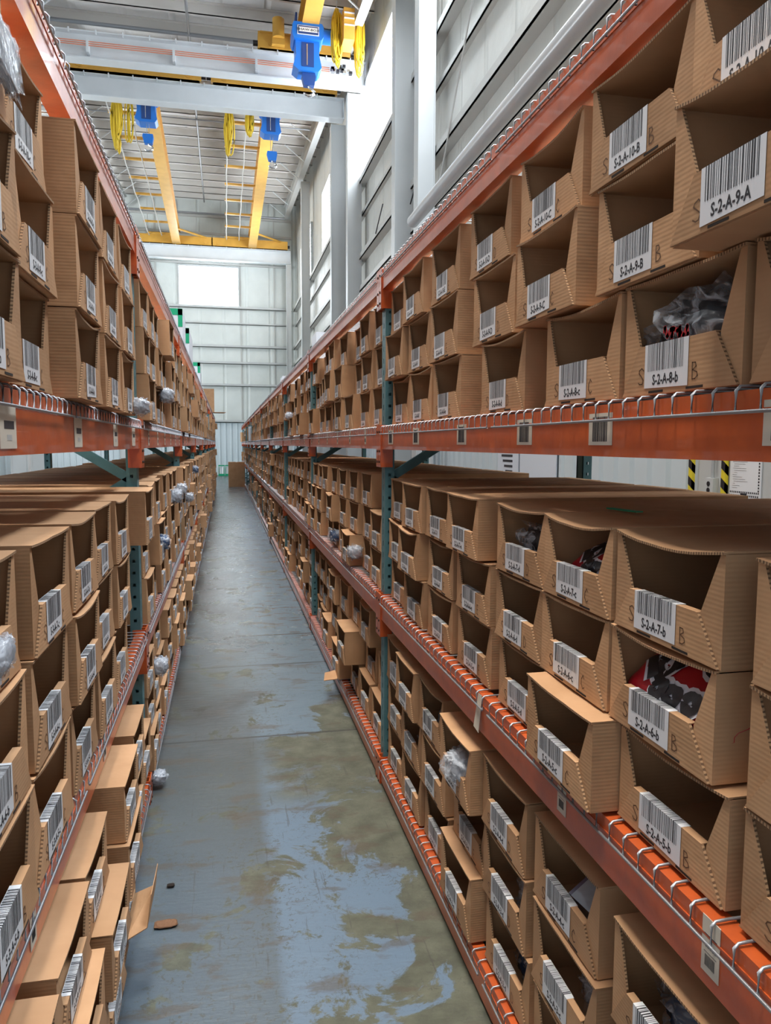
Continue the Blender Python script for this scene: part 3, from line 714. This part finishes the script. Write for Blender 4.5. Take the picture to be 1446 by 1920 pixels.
def far_bin(x,yc,z,rz,w_,h,seed):
    key=('far',round(w_,3),round(h,3),seed%4)
    if key not in _cache:
        q=shell_mb(w_,h,DB,(.004,.010,.002,.012)[seed%4],seed%4,True); q.add(lip_mb(w_,h)); q.add(label_mb(h,None,seed%4,False,w_)); _cache[key]=q
    FAR.add(_cache[key],Matrix.Translation((x,yc,z))@Matrix.Rotation(rz,4,'Z'))
LET='ABCDEFGHJK'
ROWW=['bottom','middle','top']
# level geometry: (bottom z of the bins, box height, width)
RG=[(.130,.2040,.325),(.9345,.1850,.318),(1.7375,.2035,.330)]
LG=[(.110,.1750,.325),(.815,.2150,.330),(1.755,.2080,.330)]
# near bay, right: far edge Y and front X for each row (bottom, middle, top)
NR={2:[[(.945,.735),(1.295,.735),(1.645,.735),(2.115,.74),(2.64,.74),(3.03,.75),(3.40,.76)],
       [(1.030,.655),(1.395,.725),(1.805,.72),(2.195,.74),(2.67,.735),(3.06,.75),(3.42,.73)],
       [(1.085,.715),(1.430,.725),(1.820,.735),(2.23,.74),(2.67,.74),(3.10,.735),(3.435,.76)]],
    1:[[(.925,.745),(1.275,.742),(1.60,.685),(1.945,.745),(2.34,.75),(2.72,.75),(3.07,.74),(3.41,.76)],
       [(.925,.745),(1.310,.735),(1.64,.735),(1.965,.74),(2.345,.745),(2.72,.75),(3.10,.72),(3.42,.75)],
       [(.925,.745),(1.300,.735),(1.635,.735),(1.960,.74),(2.400,.725),(2.74,.745),(3.09,.735),(3.425,.76)]],
    0:[[(.91,.74),(1.24,.74),(1.62,.73),(2.0,.74),(2.38,.71),(2.74,.75),(3.09,.74),(3.42,.75)],
       [(.91,.74),(1.25,.74),(1.64,.73),(2.02,.735),(2.36,.75),(2.76,.74),(3.10,.74),(3.43,.75)],
       [(.90,.745),(1.245,.725),(1.66,.74),(2.03,.735),(2.37,.70),(2.80,.74),(3.13,.72),(3.455-.01,.75)]]}
count=0
def reading(c,lower): return c.lower() if lower else c
for lv in (2,1,0):
    zb,h,w_=RG[lv]
    for row in range(3):
        code=8+row if lv==2 else (5+row if lv==1 else 2+row)
        for ci,(yf,xf) in enumerate(NR[lv][row]):
            L_=LET[ci]; low = not (lv==2 and row>0)
            txt='S-2-A-%d-%s'%(code,reading(L_,low))
            if ci<4 and lv: lab='open cardboard bin whose barcode label reads %s'%txt
            else: lab='open cardboard bin, %s column from the camera, %s row, %s shelf, nearest right bay'%(ORD[ci],ROWW[row],LEVW[lv])
            kk=None
            r=bin_(xf,yf-w_/2,zb+row*(h+.0012),random.uniform(-.006,.006),w_,h,txt,L_,lab,None,True,3 if (lv==1 and row==2 and ci in(1,2)) else kk); count+=1
NL={2:[[(1.42,-.345),(1.78,-.375),(2.20,-.335),(2.62,-.335),(3.03,-.340)],
       [(1.41,-.340),(1.79,-.360),(2.20,-.330),(2.62,-.335),(3.03,-.335)],
       [(1.40,-.350),(1.76,-.370),(2.20,-.325),(2.61,-.335),(3.03,-.340)]],
    1:[[(1.07,-.36),(1.42,-.355),(1.77,-.36),(2.15,-.365),(2.50,-.36),(2.88,-.37)],
       [(1.07,-.36),(1.42,-.36),(1.79,-.36),(2.16,-.35),(2.54,-.37),(2.92,-.36)],
       [(1.07,-.36),(1.42,-.37),(1.80,-.355),(2.19,-.36),(2.56,-.37),(2.92,-.36),(3.40,-.315)]],
    0:[[(1.05,-.33),(1.41,-.33),(1.79,-.32),(2.16,-.31),(2.52,-.32),(2.9,-.35)],
       [(1.03,-.32),(1.39,-.28),(1.77,-.30),(2.14,-.29),(2.55,-.30),(2.92,-.33),(3.3,-.34)],
       [(1.04,-.33),(1.39,-.32),(1.76,-.33),(2.10,-.34),(2.57,-.31),(2.97,-.33)]]}
for lv in (2,1,0):
    zb,h,w_=LG[lv]
    for row in range(3):
        code=8+row if lv==2 else (5+row if lv==1 else 2+row)
        for ci,(yf,xf) in enumerate(NL[lv][row]):
            L_=LET[ci+(0 if lv<2 else 1)]
            txt='S-3-A-%d-%s'%(code,L_.lower())
            lab='open cardboard bin, %s column from the camera, %s row, %s shelf, nearest left bay'%(ORD[ci],ROWW[row],LEVW[lv])
            bin_(xf,yf-w_/2,zb+row*(h+.0012),PI+random.uniform(-.006,.006),w_,h,txt,L_,lab,None,True); count+=1
# farther bays
def bay(side,bi,individual):
    global count
    G=RG if side=='R' else LG; X0=.735 if side=='R' else -.385; s=1 if side=='R' else -1
    y0=PN[bi]+.045; n=8; pitch=(3.08-.09)/n
    for lv in (2,1,0):
        zb,h,w_=G[lv]
        stick=[0]*n
        for row in range(3):
            for ci in range(n):
                if stick[ci]: continue
                if (side=='R' and ((lv==2 and bi in(7,8)) or (lv==0 and bi>=8) or (lv==2 and bi==10))) or (side=='L' and lv==2 and bi==5 and row>0): continue
                if side=='L' and bi==1 and lv==2 and row==2 and ci==5: pass
                p_miss = .10 if row==2 else .02
                if bi>5: p_miss+=.12
                if random.random()<p_miss and not (bi==1 and lv==2): stick[ci]=1; continue
                off=random.choice((0,0,0,.01,.02,-.03,-.01,.04)) - (.05 if (random.random()<.10) else 0)
                off += -.02 if side=='L' else .022
                yc=y0+pitch*(ci+.5)+random.uniform(-.008,.008); x=X0+s*off; rz=(0 if s>0 else PI)+random.uniform(-.02,.02)
                z=zb+row*(h+.0012)
                code=8+row if lv==2 else (5+row if lv==1 else 2+row)
                if individual:
                    L_=LET[ci]; txt='S-%d-%s-%d-%s'%(2 if s>0 else 3,LET[bi],code,L_.lower())
                    lab='open cardboard bin, %s from near post, %s row, %s shelf, %s bay, %s rack'%(ORD[ci],ROWW[row],LEVW[lv],ORD[bi],'right' if s>0 else 'left')
                    bin_(x,yc,z,rz,w_,h,txt if bi==1 else None,L_ if bi==1 else None,lab,None,bi==1); count+=1
                else: far_bin(x,yc,z,rz,w_,h,random.randrange(99))
bay('R',1,True); bay('L',1,True)
bay('R',2,True)
for i in range(2,9): bay('L',i,False)
for i in range(3,11): bay('R',i,False)
tag(FAR.build('cardboard_bins'),'mass of open cardboard bins filling the far bays of both racks','bins',kind='stuff')
print('individual bins',count)
# ------------------------------------------------------------------ things in the bins
def blob(rx,ry,rz,seed,mt,rough=.16,sub=3,freq=3.0):
    """crumpled lump: sphere displaced by ridged sines"""
    rnd=random.Random(seed); b=MB(); nu,nv=26,16; ph=[rnd.uniform(0,6.28) for _ in range(12)]
    vs=[]
    for i in range(nv+1):
        th=PI*i/nv
        for j in range(nu):
            a=2*PI*j/nu; p=Vector((math.sin(th)*math.cos(a),math.sin(th)*math.sin(a),math.cos(th)))
            e=Vector([math.copysign(abs(c)**.65,c) for c in p])
            f=1+rough*(1-2*abs(math.sin(freq*p.x*2+ph[0]+2*math.sin(3*p.y+ph[1]))))+rough*.7*(1-2*abs(math.sin(freq*3*p.y+ph[2]+2*p.z)))*.6+rough*.5*math.sin(9*p.z+ph[3]+5*p.x)
            vs.append((e.x*rx*f,e.y*ry*f,(e.z*f)*rz))
    fs=[]
    for i in range(nv):
        for j in range(nu):
            q=(i*nu+j,(i+1)*nu+j,(i+1)*nu+(j+1)%nu,i*nu+(j+1)%nu); fs.append(q)
    b.raw(vs,fs,mt,True); return b
def bagged(loc,rx,ry,rz,mt,label,seed,cat='bag',name='bagged_goods',extra=None):
    r=empty(name,loc,0,label,cat); a=blob(rx*.9,ry*.9,rz*.85,seed,mt,.10).build('contents',r); f=blob(rx,ry,rz,seed+50,FILM,.17,freq=4).build('plastic_film',r)
    if extra: extra(r)
    return r
# right upper shelf, bin b: black garments with red lettering
def redmarks(r):
    b=MB()
    for y0,z0,w_ in ((.03,.012,.07),(-.07,-.035,.055)):
        pts=[(y0-w_*t+.004*math.sin(t*20),z0+.008*math.sin(t*31)-.01*t) for t in [i/14 for i in range(15)]]
        ribbon(b,pts,-.138,.008,REDCLOTH); b.build('red_lettering',r); b=MB()
bagged((.868,1.13,1.830),.128,.157,.086,BLACKCLOTH,'black clothing with red print in a clear bag, stuffed in bin S-2-A-8-b',3,extra=redmarks)
bagged((.865,1.79,1.395),.10,.13,.055,BLACKCLOTH,'black bagged clothing lying in bin S-2-A-7-d',5)
bagged((.84,2.93,1.37),.06,.07,.04,GREYBAG,'small white bagged bundle in the bin beside the first right post, lower shelf',6)
# jersey with script lettering in S-2-A-6-b, built as a folded garment with raised print
def jersey(loc,label,k=1.0,dz=0):
    r=empty('folded_jersey',loc,0,label,'shirt')
    def S(y,t,o=0):
        e=1-min(1,abs(y)/.158)**6; t=max(-.3,min(1.3,t))
        ripple=.004*math.sin(y*60+t*5)+.003*math.sin(t*17+y*25)
        n=(-.75,.5)
        x=-.125+.17*max(t,0)**1.15+(.02*t if t<0 else 0)+(1-e)*.03; z=(-.008+.080*math.sin(max(-.3,min(1,t*1.35))*PI/2))*(.3+.7*e)-(1-e)*.01
        return (x+n[0]*(o+ripple),y,z+n[1]*(o+ripple)*.6)
    g=MB(); NY,NT=24,14
    g.raw([S(-.154+.308*i_/NY,-.3+1.5*j_/NT) for j_ in range(NT+1) for i_ in range(NY+1)],[(j_*(NY+1)+i_,j_*(NY+1)+i_+1,(j_+1)*(NY+1)+i_+1,(j_+1)*(NY+1)+i_) for j_ in range(NT) for i_ in range(NY)],REDCLOTH,True)
    bb=blob(.10,.135,.03,9,REDCLOTH,.03); g.add(bb,Matrix.Translation((.03,0,-.035))); g.build('red_cloth',r)
    def strip(b,pts,wd,mt,o):
        L=[];Rr=[]
        for i,p in enumerate(pts):
            q0=pts[max(i-1,0)];q1=pts[min(i+1,len(pts)-1)]; d=Vector((q1[0]-q0[0],(q1[1]-q0[1])*.18)); 
            if d.length<1e-6: d=Vector((1,0))
            n_=Vector((-d.y,d.x)).normalized(); ww=wd*(.55+.45*abs(math.sin(i*.55+1)))
            L.append(S(p[0]+n_.x*ww,p[1]+n_.y*ww/.18,o)); Rr.append(S(p[0]-n_.x*ww,p[1]-n_.y*ww/.18,o))
        n=len(pts); b.raw(L+Rr,[(i,i+1,n+i+1,n+i) for i in range(n-1)],mt,True)
    def loop(cy,ct,ry,rt,a0=0,a1=6.3,n=16): return [(cy+ry*math.cos(a0+(a1-a0)*i/n),ct+rt*math.sin(a0+(a1-a0)*i/n)) for i in range(n+1)]
    glyphs=[loop(.085,.62,.022,.16,.5,6.6),loop(.055,.30,.018,.13),[(.07,.85),(.055,.6),(.04,.42),(.02,.3)],
            loop(.02,.66,.016,.18,1,6),[(.0,.9),(-.008,.6),(-.02,.4)],loop(-.045,.58,.024,.18,.6,5.6),loop(-.038,.62,.010,.08),[(-.07,.85),(-.08,.55),(-.095,.42)],loop(-.10,.35,.015,.12),
            [(.115,.55),(.10,.3),(.07,.12)],loop(.03,.06,.016,.07),loop(-.01,.05,.014,.07),loop(-.06,.07,.018,.07),[(.10,.92),(.02,.95),(-.08,.93)]]
    w1=MB(); bk=MB()
    for g in glyphs: strip(w1,g,.020,WHITECLOTH,.0025)
    for g in glyphs: strip(bk,g,.0115,BLACK,.0045)
    w1.build('white_outline',r); bk.build('black_lettering',r)
    return r
jersey((.875,1.145,1.212),'red jersey with black script lettering outlined in white, in bin S-2-A-6-b')
o=jersey((.885,1.475,1.385),'red garment with black and white print lying low in bin S-2-A-7-c'); o.scale=(.9,.8,.7)
# lower right shelf contents
LZ=[.130+i*.2052 for i in range(3)]
bagged((.84,2.62+.02,LZ[2]+.065),.06,.07,.055,BLUEBAG,'dark blue bagged item in the second visible bin past the red foot post, floor-level shelf',11)
bagged((.76,2.19,LZ[2]+.09),.09,.09,.05,GREYBAG,'crumpled clear plastic bag bulging out of a floor-level bin, right rack',12)
bagged((.86,1.08,LZ[2]+.07),.09,.12,.055,BLUEBAG,'pale blue bagged clothing in the wide floor-level bin, top row, right rack',13)
bagged((.87,1.08,LZ[1]+.06),.09,.11,.045,GREYBAG,'glossy clear bag in the middle-row floor-level bin below the pale blue clothing',14)
bagged((.87,.73,LZ[2]+.07),.09,.12,.06,BLACKCLOTH,'black bagged clothing in the floor-level bin at the lower right corner',15)
bagged((.85,1.84,LZ[1]+.055),.07,.09,.045,GREYBAG,'small grey plastic bag in a middle-row floor-level bin, right rack',16)
bagged((.86,1.46,LZ[1]+.05),.07,.09,.04,GREYBAG,'crumpled grey bag beside the lilac carton bin, floor-level shelf, right rack',17)
bagged((.86,1.85,LZ[0]+.05),.07,.09,.04,BLUEBAG,'bluish bag in a bottom-row floor-level bin, right rack',18)
bagged((.84,2.95,LZ[1]+.05),.06,.07,.04,GREYBAG,'white bagged bundle in the middle row beside the red foot post, right rack',19)
def carton(loc,sx,sy,sz,rot,label,mt,name='small_carton'):
    r=empty(name,loc,0,label,'box'); r.rotation_euler=rot
    b=MB(); b.box(-sx/2,sx/2,-sy/2,sy/2,0,sz,mt); b.build('carton',r)
    b=MB(); b.box(-sx/2-.001,sx/2+.001,-sy*.42,sy*.42,sz+.0003,sz+.0012,GREYBAG if mt is LILAC else GREENT); 
    b.build('top_label' if mt is LILAC else 'tape',r); return r
carton((.835,1.47,LZ[2]+.03),.07,.12,.075,(.1,-.5,.2),'small shiny lilac carton tilted in a floor-level bin, right rack',LILAC)
carton((.84,1.43,LZ[0]+.03),.08,.10,.07,(.0,-.5,.3),'dark lilac carton in a bottom-row floor-level bin, right rack',LILAC)
# left rack extras: plastic bags poking out
bagged((-.325,1.30,2.245),.010,.09,.05,GREYBAG,'clear plastic sleeve hanging from the upper left bin label beside the camera',21)
bagged((-.33,3.02,1.79),.05,.08,.035,GREYBAG,'silvery plastic bag drooping from the upper left bin by the first post',22)
bagged((-.47,2.72,1.385),.05,.06,.04,BLUEBAG,'white and blue bagged item in the last lower-shelf bins of the near left bay',23)
bagged((-.46,1.24,LG[0][0]+.176*2+.075),.05,.09,.055,BLUEBAG,'dark blue bagged clothing standing in the floor-level left bin nearest the camera',24)
bagged((-.355,1.24,1.25+.065),.02,.07,.03,GREYBAG,'torn white plastic strip on the lower left bin nearest the camera',25)
bagged((-.35,4.15,1.12),.05,.07,.045,BLUEBAG,'blue and clear bag hanging out of the second left bay, lower shelf',26)
bagged((-.34,5.3,1.29),.05,.07,.05,GREYBAG,'grey plastic bag hanging from a bin midway along the left rack',27)
for i,(x,y,z,m_,lab) in enumerate((
  (-.335,4.6,1.93,GREYBAG,'clear bag drooping from an upper bin, second left bay'),
  (-.34,6.0,1.30,GREYBAG,'white plastic bag spilling out, end of the second left bay, lower shelf'),
  (-.34,7.2,1.15,GREYBAG,'crumpled white bag on the lower shelf, third left bay'),
  (-.34,8.6,1.36,BLUEBAG,'bluish bag hanging from a top lid bin, third left bay'),
  (-.35,3.95,.50,GREYBAG,'clear bag on a floor-level bin just past the first left post'),
  (.735,5.1,1.02,BLUEBAG,'blue bagged item in a bottom bin on the lower shelf, second right bay'),
  (.735,4.3,1.02,GREYBAG,'grey bagged item near the front of the second right bay, lower shelf'),
  (.735,8.9,1.98,GREYBAG,'white papers spilling from an upper bin, third right bay'))):
    bagged((x,y,z),.045,.06,.045,m_,lab,60+i)
# torn carton flap sticking into the aisle at lower left
r=empty('torn_carton_flap',(-.305,2.28,.20),0,'torn brown cardboard flap bent out into the aisle, low on the left','cardboard')
b=MB(); b.raw([(-.01,-.16,0),(.10,-.12,.02),(.115,.14,.05),(-.01,.18,.0),(-.01,-.16,.004),(.10,-.12,.024),(.115,.14,.054),(-.01,.18,.004),],[(3,2,1,0),(4,5,6,7),(0,1,5,4),(1,2,6,5),(2,3,7,6),(3,0,4,7)],KRAFT); b.build('flap',r)
b=MB(); b.raw([(.10,-.12,.02),(.104,-.12,.024),(.119,.14,.054),(.115,.14,.05),(.122,-.10,.14),(.126,-.10,.14),(.136,.12,.15),(.132,.12,.15)],[(0,1,2,3),(4,7,6,5),(0,4,5,1),(1,5,6,2),(2,6,7,3),(3,7,4,0)],KRAFT); b.build('upturned_edge',r); r.scale=(.55,.7,.8)
# loose bits on the floor
for (x,y,sx,sy,lab,mt) in ((-.225,2.53,.05,.03,'brown scrap of cardboard lying on the floor near the left rack',SCRAP),(-.225,2.76,.018,.014,'small dark leaf-like scrap on the floor, left side',DARK)):
    b=blob(sx*.8,sy*.75,.004,31,mt,.07); o=b.build('floor_scrap'); o.location=(x,y,.007); tag(o,lab,'scrap')
b=MB(); b.raw([(0,0,0),(.09,.02,0),(.12,.13,.03),(.02,.10,.02),(0,0,.004),(.09,.02,.004),(.12,.13,.034),(.02,.10,.024)],[(3,2,1,0),(4,5,6,7),(0,1,5,4),(1,2,6,5),(2,3,7,6),(3,0,4,7)],KRAFT)
o=b.build('loose_flap'); o.location=(.60,4.70,.12); tag(o,'tan cardboard tab sticking out from the floor-level right shelf','cardboard')
o=bagged((-.35,3.62,.05),.05,.05,.03,GREYBAG,'crumpled wrapper beside the foot of the first left post',33)
# green marker lying on the lids
b=MB(); b.box(-.010,.010,-.055,.055,0,.003,GREENT); o=b.build('tape_strip'); o.location=(.93,1.62,1.4945); o.rotation_euler=(0,0,.15); tag(o,'strip of green tape lying on the lids of the lower shelf bins','tape')
# beam sticker hanging loose
b=MB(); b.raw([(0,0,0),(0,.03,.0),(-.012,.034,-.10),(-.008,.002,-.11),(-.001,0,0),(-.001,.03,0),(-.013,.034,-.10),(-.009,.002,-.11)],[(0,1,2,3),(7,6,5,4),(0,4,5,1),(1,5,6,2),(2,6,7,3),(3,7,4,0)],CREAM)
o=b.build('peeling_sticker'); o.location=(.7155,2.00,.925); tag(o,'peeling cream sticker hanging off the lower right orange beam','sticker')

# ------------------------------------------------------------------ on top of the racks
def bigbox(x,y,z,sx,sy,sz,label,nm='white_crate',rows=1):
    r=empty(nm,(x,y,z),0,label,'crate'); b=MB(); b.box(-sx/2,sx/2,-sy/2,sy/2,0,sz,WHITEBOX); b.build('body',r)
    t=.06
    b=MB()
    e=.004
    b.box(-sx/2-e,sx/2+e,-sy/2-e,-sy/2+t,sz-t*1.5,sz+e,GREENT)
    for sg in (-1,1):
        b.box(min(sg*(sx/2+e),sg*(sx/2-t)),max(sg*(sx/2+e),sg*(sx/2-t)),-sy/2-e,-sy/2+.01,sz-.26,sz,GREENT)
        pass
    b.build('green_tape',r)
    b=MB()
    ribbon2=[((-.22,.82),(-.16,.72)),((-.16,.72),(-.02,.84)),((-.10,.45),(.12,.46)),((-.05,.38),(.16,.40)),((-.1,.3),(.1,.31))]
    for p,q in ribbon2:
        p=(p[0]*sx,p[1]*sz); q=(q[0]*sx,q[1]*sz)
        b.box(min(p[0],q[0]),max(p[0],q[0]),-sy/2-.003,-sy/2-.001,min(p[1],q[1]),min(p[1],q[1])+.012,INK)
    b.build('handwriting',r)
bigbox(-.83,12.1,2.582,.46,.9,1.05,'tall white crate with green taped corners on top of the left rack, nearest one')
bigbox(-.82,14.5,2.582,.44,1.5,1.08,'white crate right behind the tallest one on the left rack')
bigbox(-.83,20.1,2.582,.46,1.0,1.10,'farthest white crate with green taped corners on top of the left rack')
r=empty('storage_box',(-.62,23.4,2.582),.1,'worn brown box on top of the far end of the left rack','box'); b=MB(); b.box(-.22,.28,-.3,.3,0,.7,KRAFT); b.build('body',r); b=MB(); b.box(.26,.62,-.3,.3,-.0,.012,KRAFT); b.build('open_flap',r)
r=empty('control_cabinet',(1.55,11.6,2.459),0,'white cabinet with dark window standing on top of the right rack','cabinet')
b=MB(); b.box(-.2,.45,-.3,.3,0,.86,WHITEBOX); b.build('body',r); b=MB(); b.box(-.08,.42,-.312,-.3,.25,.74,BLACK); b.build('dark_window',r)
b=MB(); b.tube([(-.15,-.31,.3),(-.22,-.34,.5),(-.12,-.31,.8)],.015,PAPER,6); b.build('cable',r)
r=empty('storage_box',(1.3,15.0,2.459),0,'plain grey white box farther back on top of the right rack','box'); b=MB(); b.box(-.2,.3,-.3,.3,0,.5,WHITEBOX); b.build('body',r); b=MB(); b.box(-.1,.2,-.302,-.3,.1,.3,PAPER); b.build('sheet',r)
# brown cartons and white packages at the far end of the racks
def pbox(x,y,z,sx,sy,sz,rz,label,mt=None,name='storage_box'):
    r=empty(name,(x,y,z),rz,label,'box'); b=MB(); b.box(-sx/2,sx/2,-sy/2,sy/2,0,sz,mt or KRAFT); b.build('body',r)
    b=MB(); b.box(-.03,.03,-sy/2-.002,sy/2+.002,sz,sz+.002,PAPER if (mt is None) else GREENT); b.build('tape',r)
pbox(.40,29.5,.0,.62,.6,.95,0,'large brown carton standing at the far end of the right rack')
pbox(.90,32.6,1.737,.5,.5,.4,.1,'brown carton on the far end of the upper right shelf')
for i,(x,y) in enumerate(((.78,22.7),(.80,23.6),(.77,24.3))): pbox(x+.2,y,1.737,.45,.6,.34+.06*i,.05,'white package on the upper shelf near the far end, right rack, %s from the camera'%ORD[i],WHITEBOX,'white_package')
for i,(x,y) in enumerate(((-.60,16.3),(-.60,17.0),(-.58,17.8))): pbox(x,y,1.965,.4,.5,.30,.0,'white package stacked on bins in the upper left shelf, %s from the camera'%ORD[i],WHITEBOX,'white_package')
# sacks by the far wall
for i,x in enumerate((-.22,.12,.46)):
    r=empty('plastic_bottle_crate',(x,39.6,.0),0,'green crate of white bottles by the far wall, %s from the left'%ORD[i],'crate')
    b=MB(); b.box(-.16,.16,-.15,.15,0,.10,GREENT); b.box(-.16,-.14,-.15,.15,.1,.55,GREENT); b.box(.14,.16,-.15,.15,.1,.55,GREENT); b.box(-.16,.16,-.16,-.14,.50,.56,GREENT); b.build('crate_frame',r)
    b=MB()
    for dx in (-.07,.07): b.tube([(dx,-.05,.1),(dx,-.05,.38),(dx,-.05,.46)],[.06,.06,.03],PAPER,10)
    b.build('bottles',r)

# ------------------------------------------------------------------ right wall fittings seen under the shelf
XF=XW-.05
b=MB(); b.box(XF-.03,XF,4.40,5.36,0,2.1,COLPAINT); dr=tag(b.build('door_1'),kind='structure')
def stripe(y,lab):
    r=empty('hazard_post',(XF-.06,y,0),0,lab,'tape'); b=MB(); b.box(-.015,.015,-.022,.022,0,2.1,HAZY); b.build('yellow_strip',r)
    k_=MB(); z=.05
    while z<2.0:
        k_.raw([(-.0165,-.0225,z),(-.0165,.0225,z+.03),(-.0165,.0225,z+.10),(-.0165,-.0225,z+.07)],[(3,2,1,0)],BLACK)
        k_.raw([(-.0165,-.0225,z),(-.0165,-.0225,z+.07),(.0155,-.0225,z+.04),(.0155,-.0225,z-.03)],[(0,1,2,3),(3,2,1,0)],BLACK); z+=.14
    k_.build('black_bands',r)
stripe(5.40,'left of two yellow and black striped posts by the wall outlet')
stripe(4.99,'right striped post, between the outlet and the notice board')
r=empty('wall_outlet',(XF-.05,5.14,1.26),0,'grey double wall outlet under its conduit, between the striped posts','outlet')
b=MB(); b.box(-.03,.018,-.04,.05,0,.14,COLPAINT); b.build('box',r); b=MB()
for z in (.035,.085): b.tube([(-.034,.012,z+.01),(-.030,.012,z+.01)],.019,BLACK,14)
b.build('sockets',r); b=MB(); b.tube([(-.005,.0,.14),(-.005,.0,.3),(-.01,-.02,.9)],.013,PIPE,8); b.build('conduit',r)
r=empty('notice_board',(XF-.034,4.80,1.18),0,'white notice sheet with black patterned border above a black lever','notice')
b=MB(); b.box(-.012,0,-.18,.15,-.10,.42,PAPER); b.build('board',r)
b=MB(); rnd=random.Random(4)
for i in range(16):
    for (yy,zz) in ((.14-i*.02,.105),(.135-i*.02,.13)): b.box(-.0135,-.012,yy-.006,yy+.004,zz-.007,zz+.006,BLACK)
for i in range(12): b.box(-.0135,-.012,-.172,-.160,.14+i*.022,.152+i*.022,BLACK)
for i in range(14): b.box(-.0132,-.012,.10-rnd.uniform(0,.16),.12-rnd.uniform(0,.02),.16+i*.016,.161+i*.016,INK)
b.build('printed_border',r)
r=empty('switch_lever',(XF-.07,4.71,1.20),0,'black rotary lever handle below the notice sheet','switch')
b=MB(); b.tube([(.0,.03,.02),(-.03,.03,.02)],.03,BLACK,16); b.build('hub',r); b=MB(); b.box(-.055,-.03,-.025,.012,-.01,.11,BLACK); b.build('handle',r)
# papers with green tape hanging on the wall
for i,(ya,yb,lab) in enumerate(((8.05,9.15,'large blank white sheet taped with green tape to the ribbed wall'),(9.2,9.95,'smaller printed white sheet beside the large blank one'))):
    r=empty('taped_sheet',(XW-.05,ya,1.15),0,lab,'poster'); b=MB(); b.box(-.012,0,0,yb-ya,0,.62,WHITEBOX); b.build('sheet',r)
    b=MB(); 
    for yy in (.02,yb-ya-.12): b.box(-.016,-.012,yy,yy+.10,.52,.64,GREENT); b.box(-.016,-.012,yy,yy+.06,0,.1,GREENT) if i==0 else None
    b.build('green_tape',r)
    b=MB()
    if i: 
        for j in range(4):
            b.box(-.015,-.012,.2,.6-.05*j,.34-.07*j,.37-.07*j,INK)
        b.build('print',r)
# ------------------------------------------------------------------ a further rack seen through the gap on the left
r=empty('pallet_rack',(-6.5,5.0,0),0,'distant teal rack of cartons glimpsed through the left shelf gap','rack')
for y in (0,3.0,6.0,9.0,12.0):
    for x in (0,-1): o=link('post',POST,r); o.location=(x,y,0)
b=MB(); b.box(-1,.0,0,12,1.18,1.24,TEAL); b.build('shelf',r)
rnd=random.Random(8)
for i in range(16):
    mt=(WHITEBOX,KRAFT,WHITEBOX,LILAC)[i%4]; h=.22+.25*rnd.random()
    rr=empty('storage_box',(-6.8,5.4+i*.72,1.242),0,'small carton on the distant rack beyond the left shelf gap','box','cartons on the distant rack')
    b=MB(); b.box(-.25,.25,-.25,.25,0,h,mt); b.build('body',rr); b=MB(); b.box(.25,.253,-.1,.1,.05,h*.7,PAPER); b.build('sheet',rr)
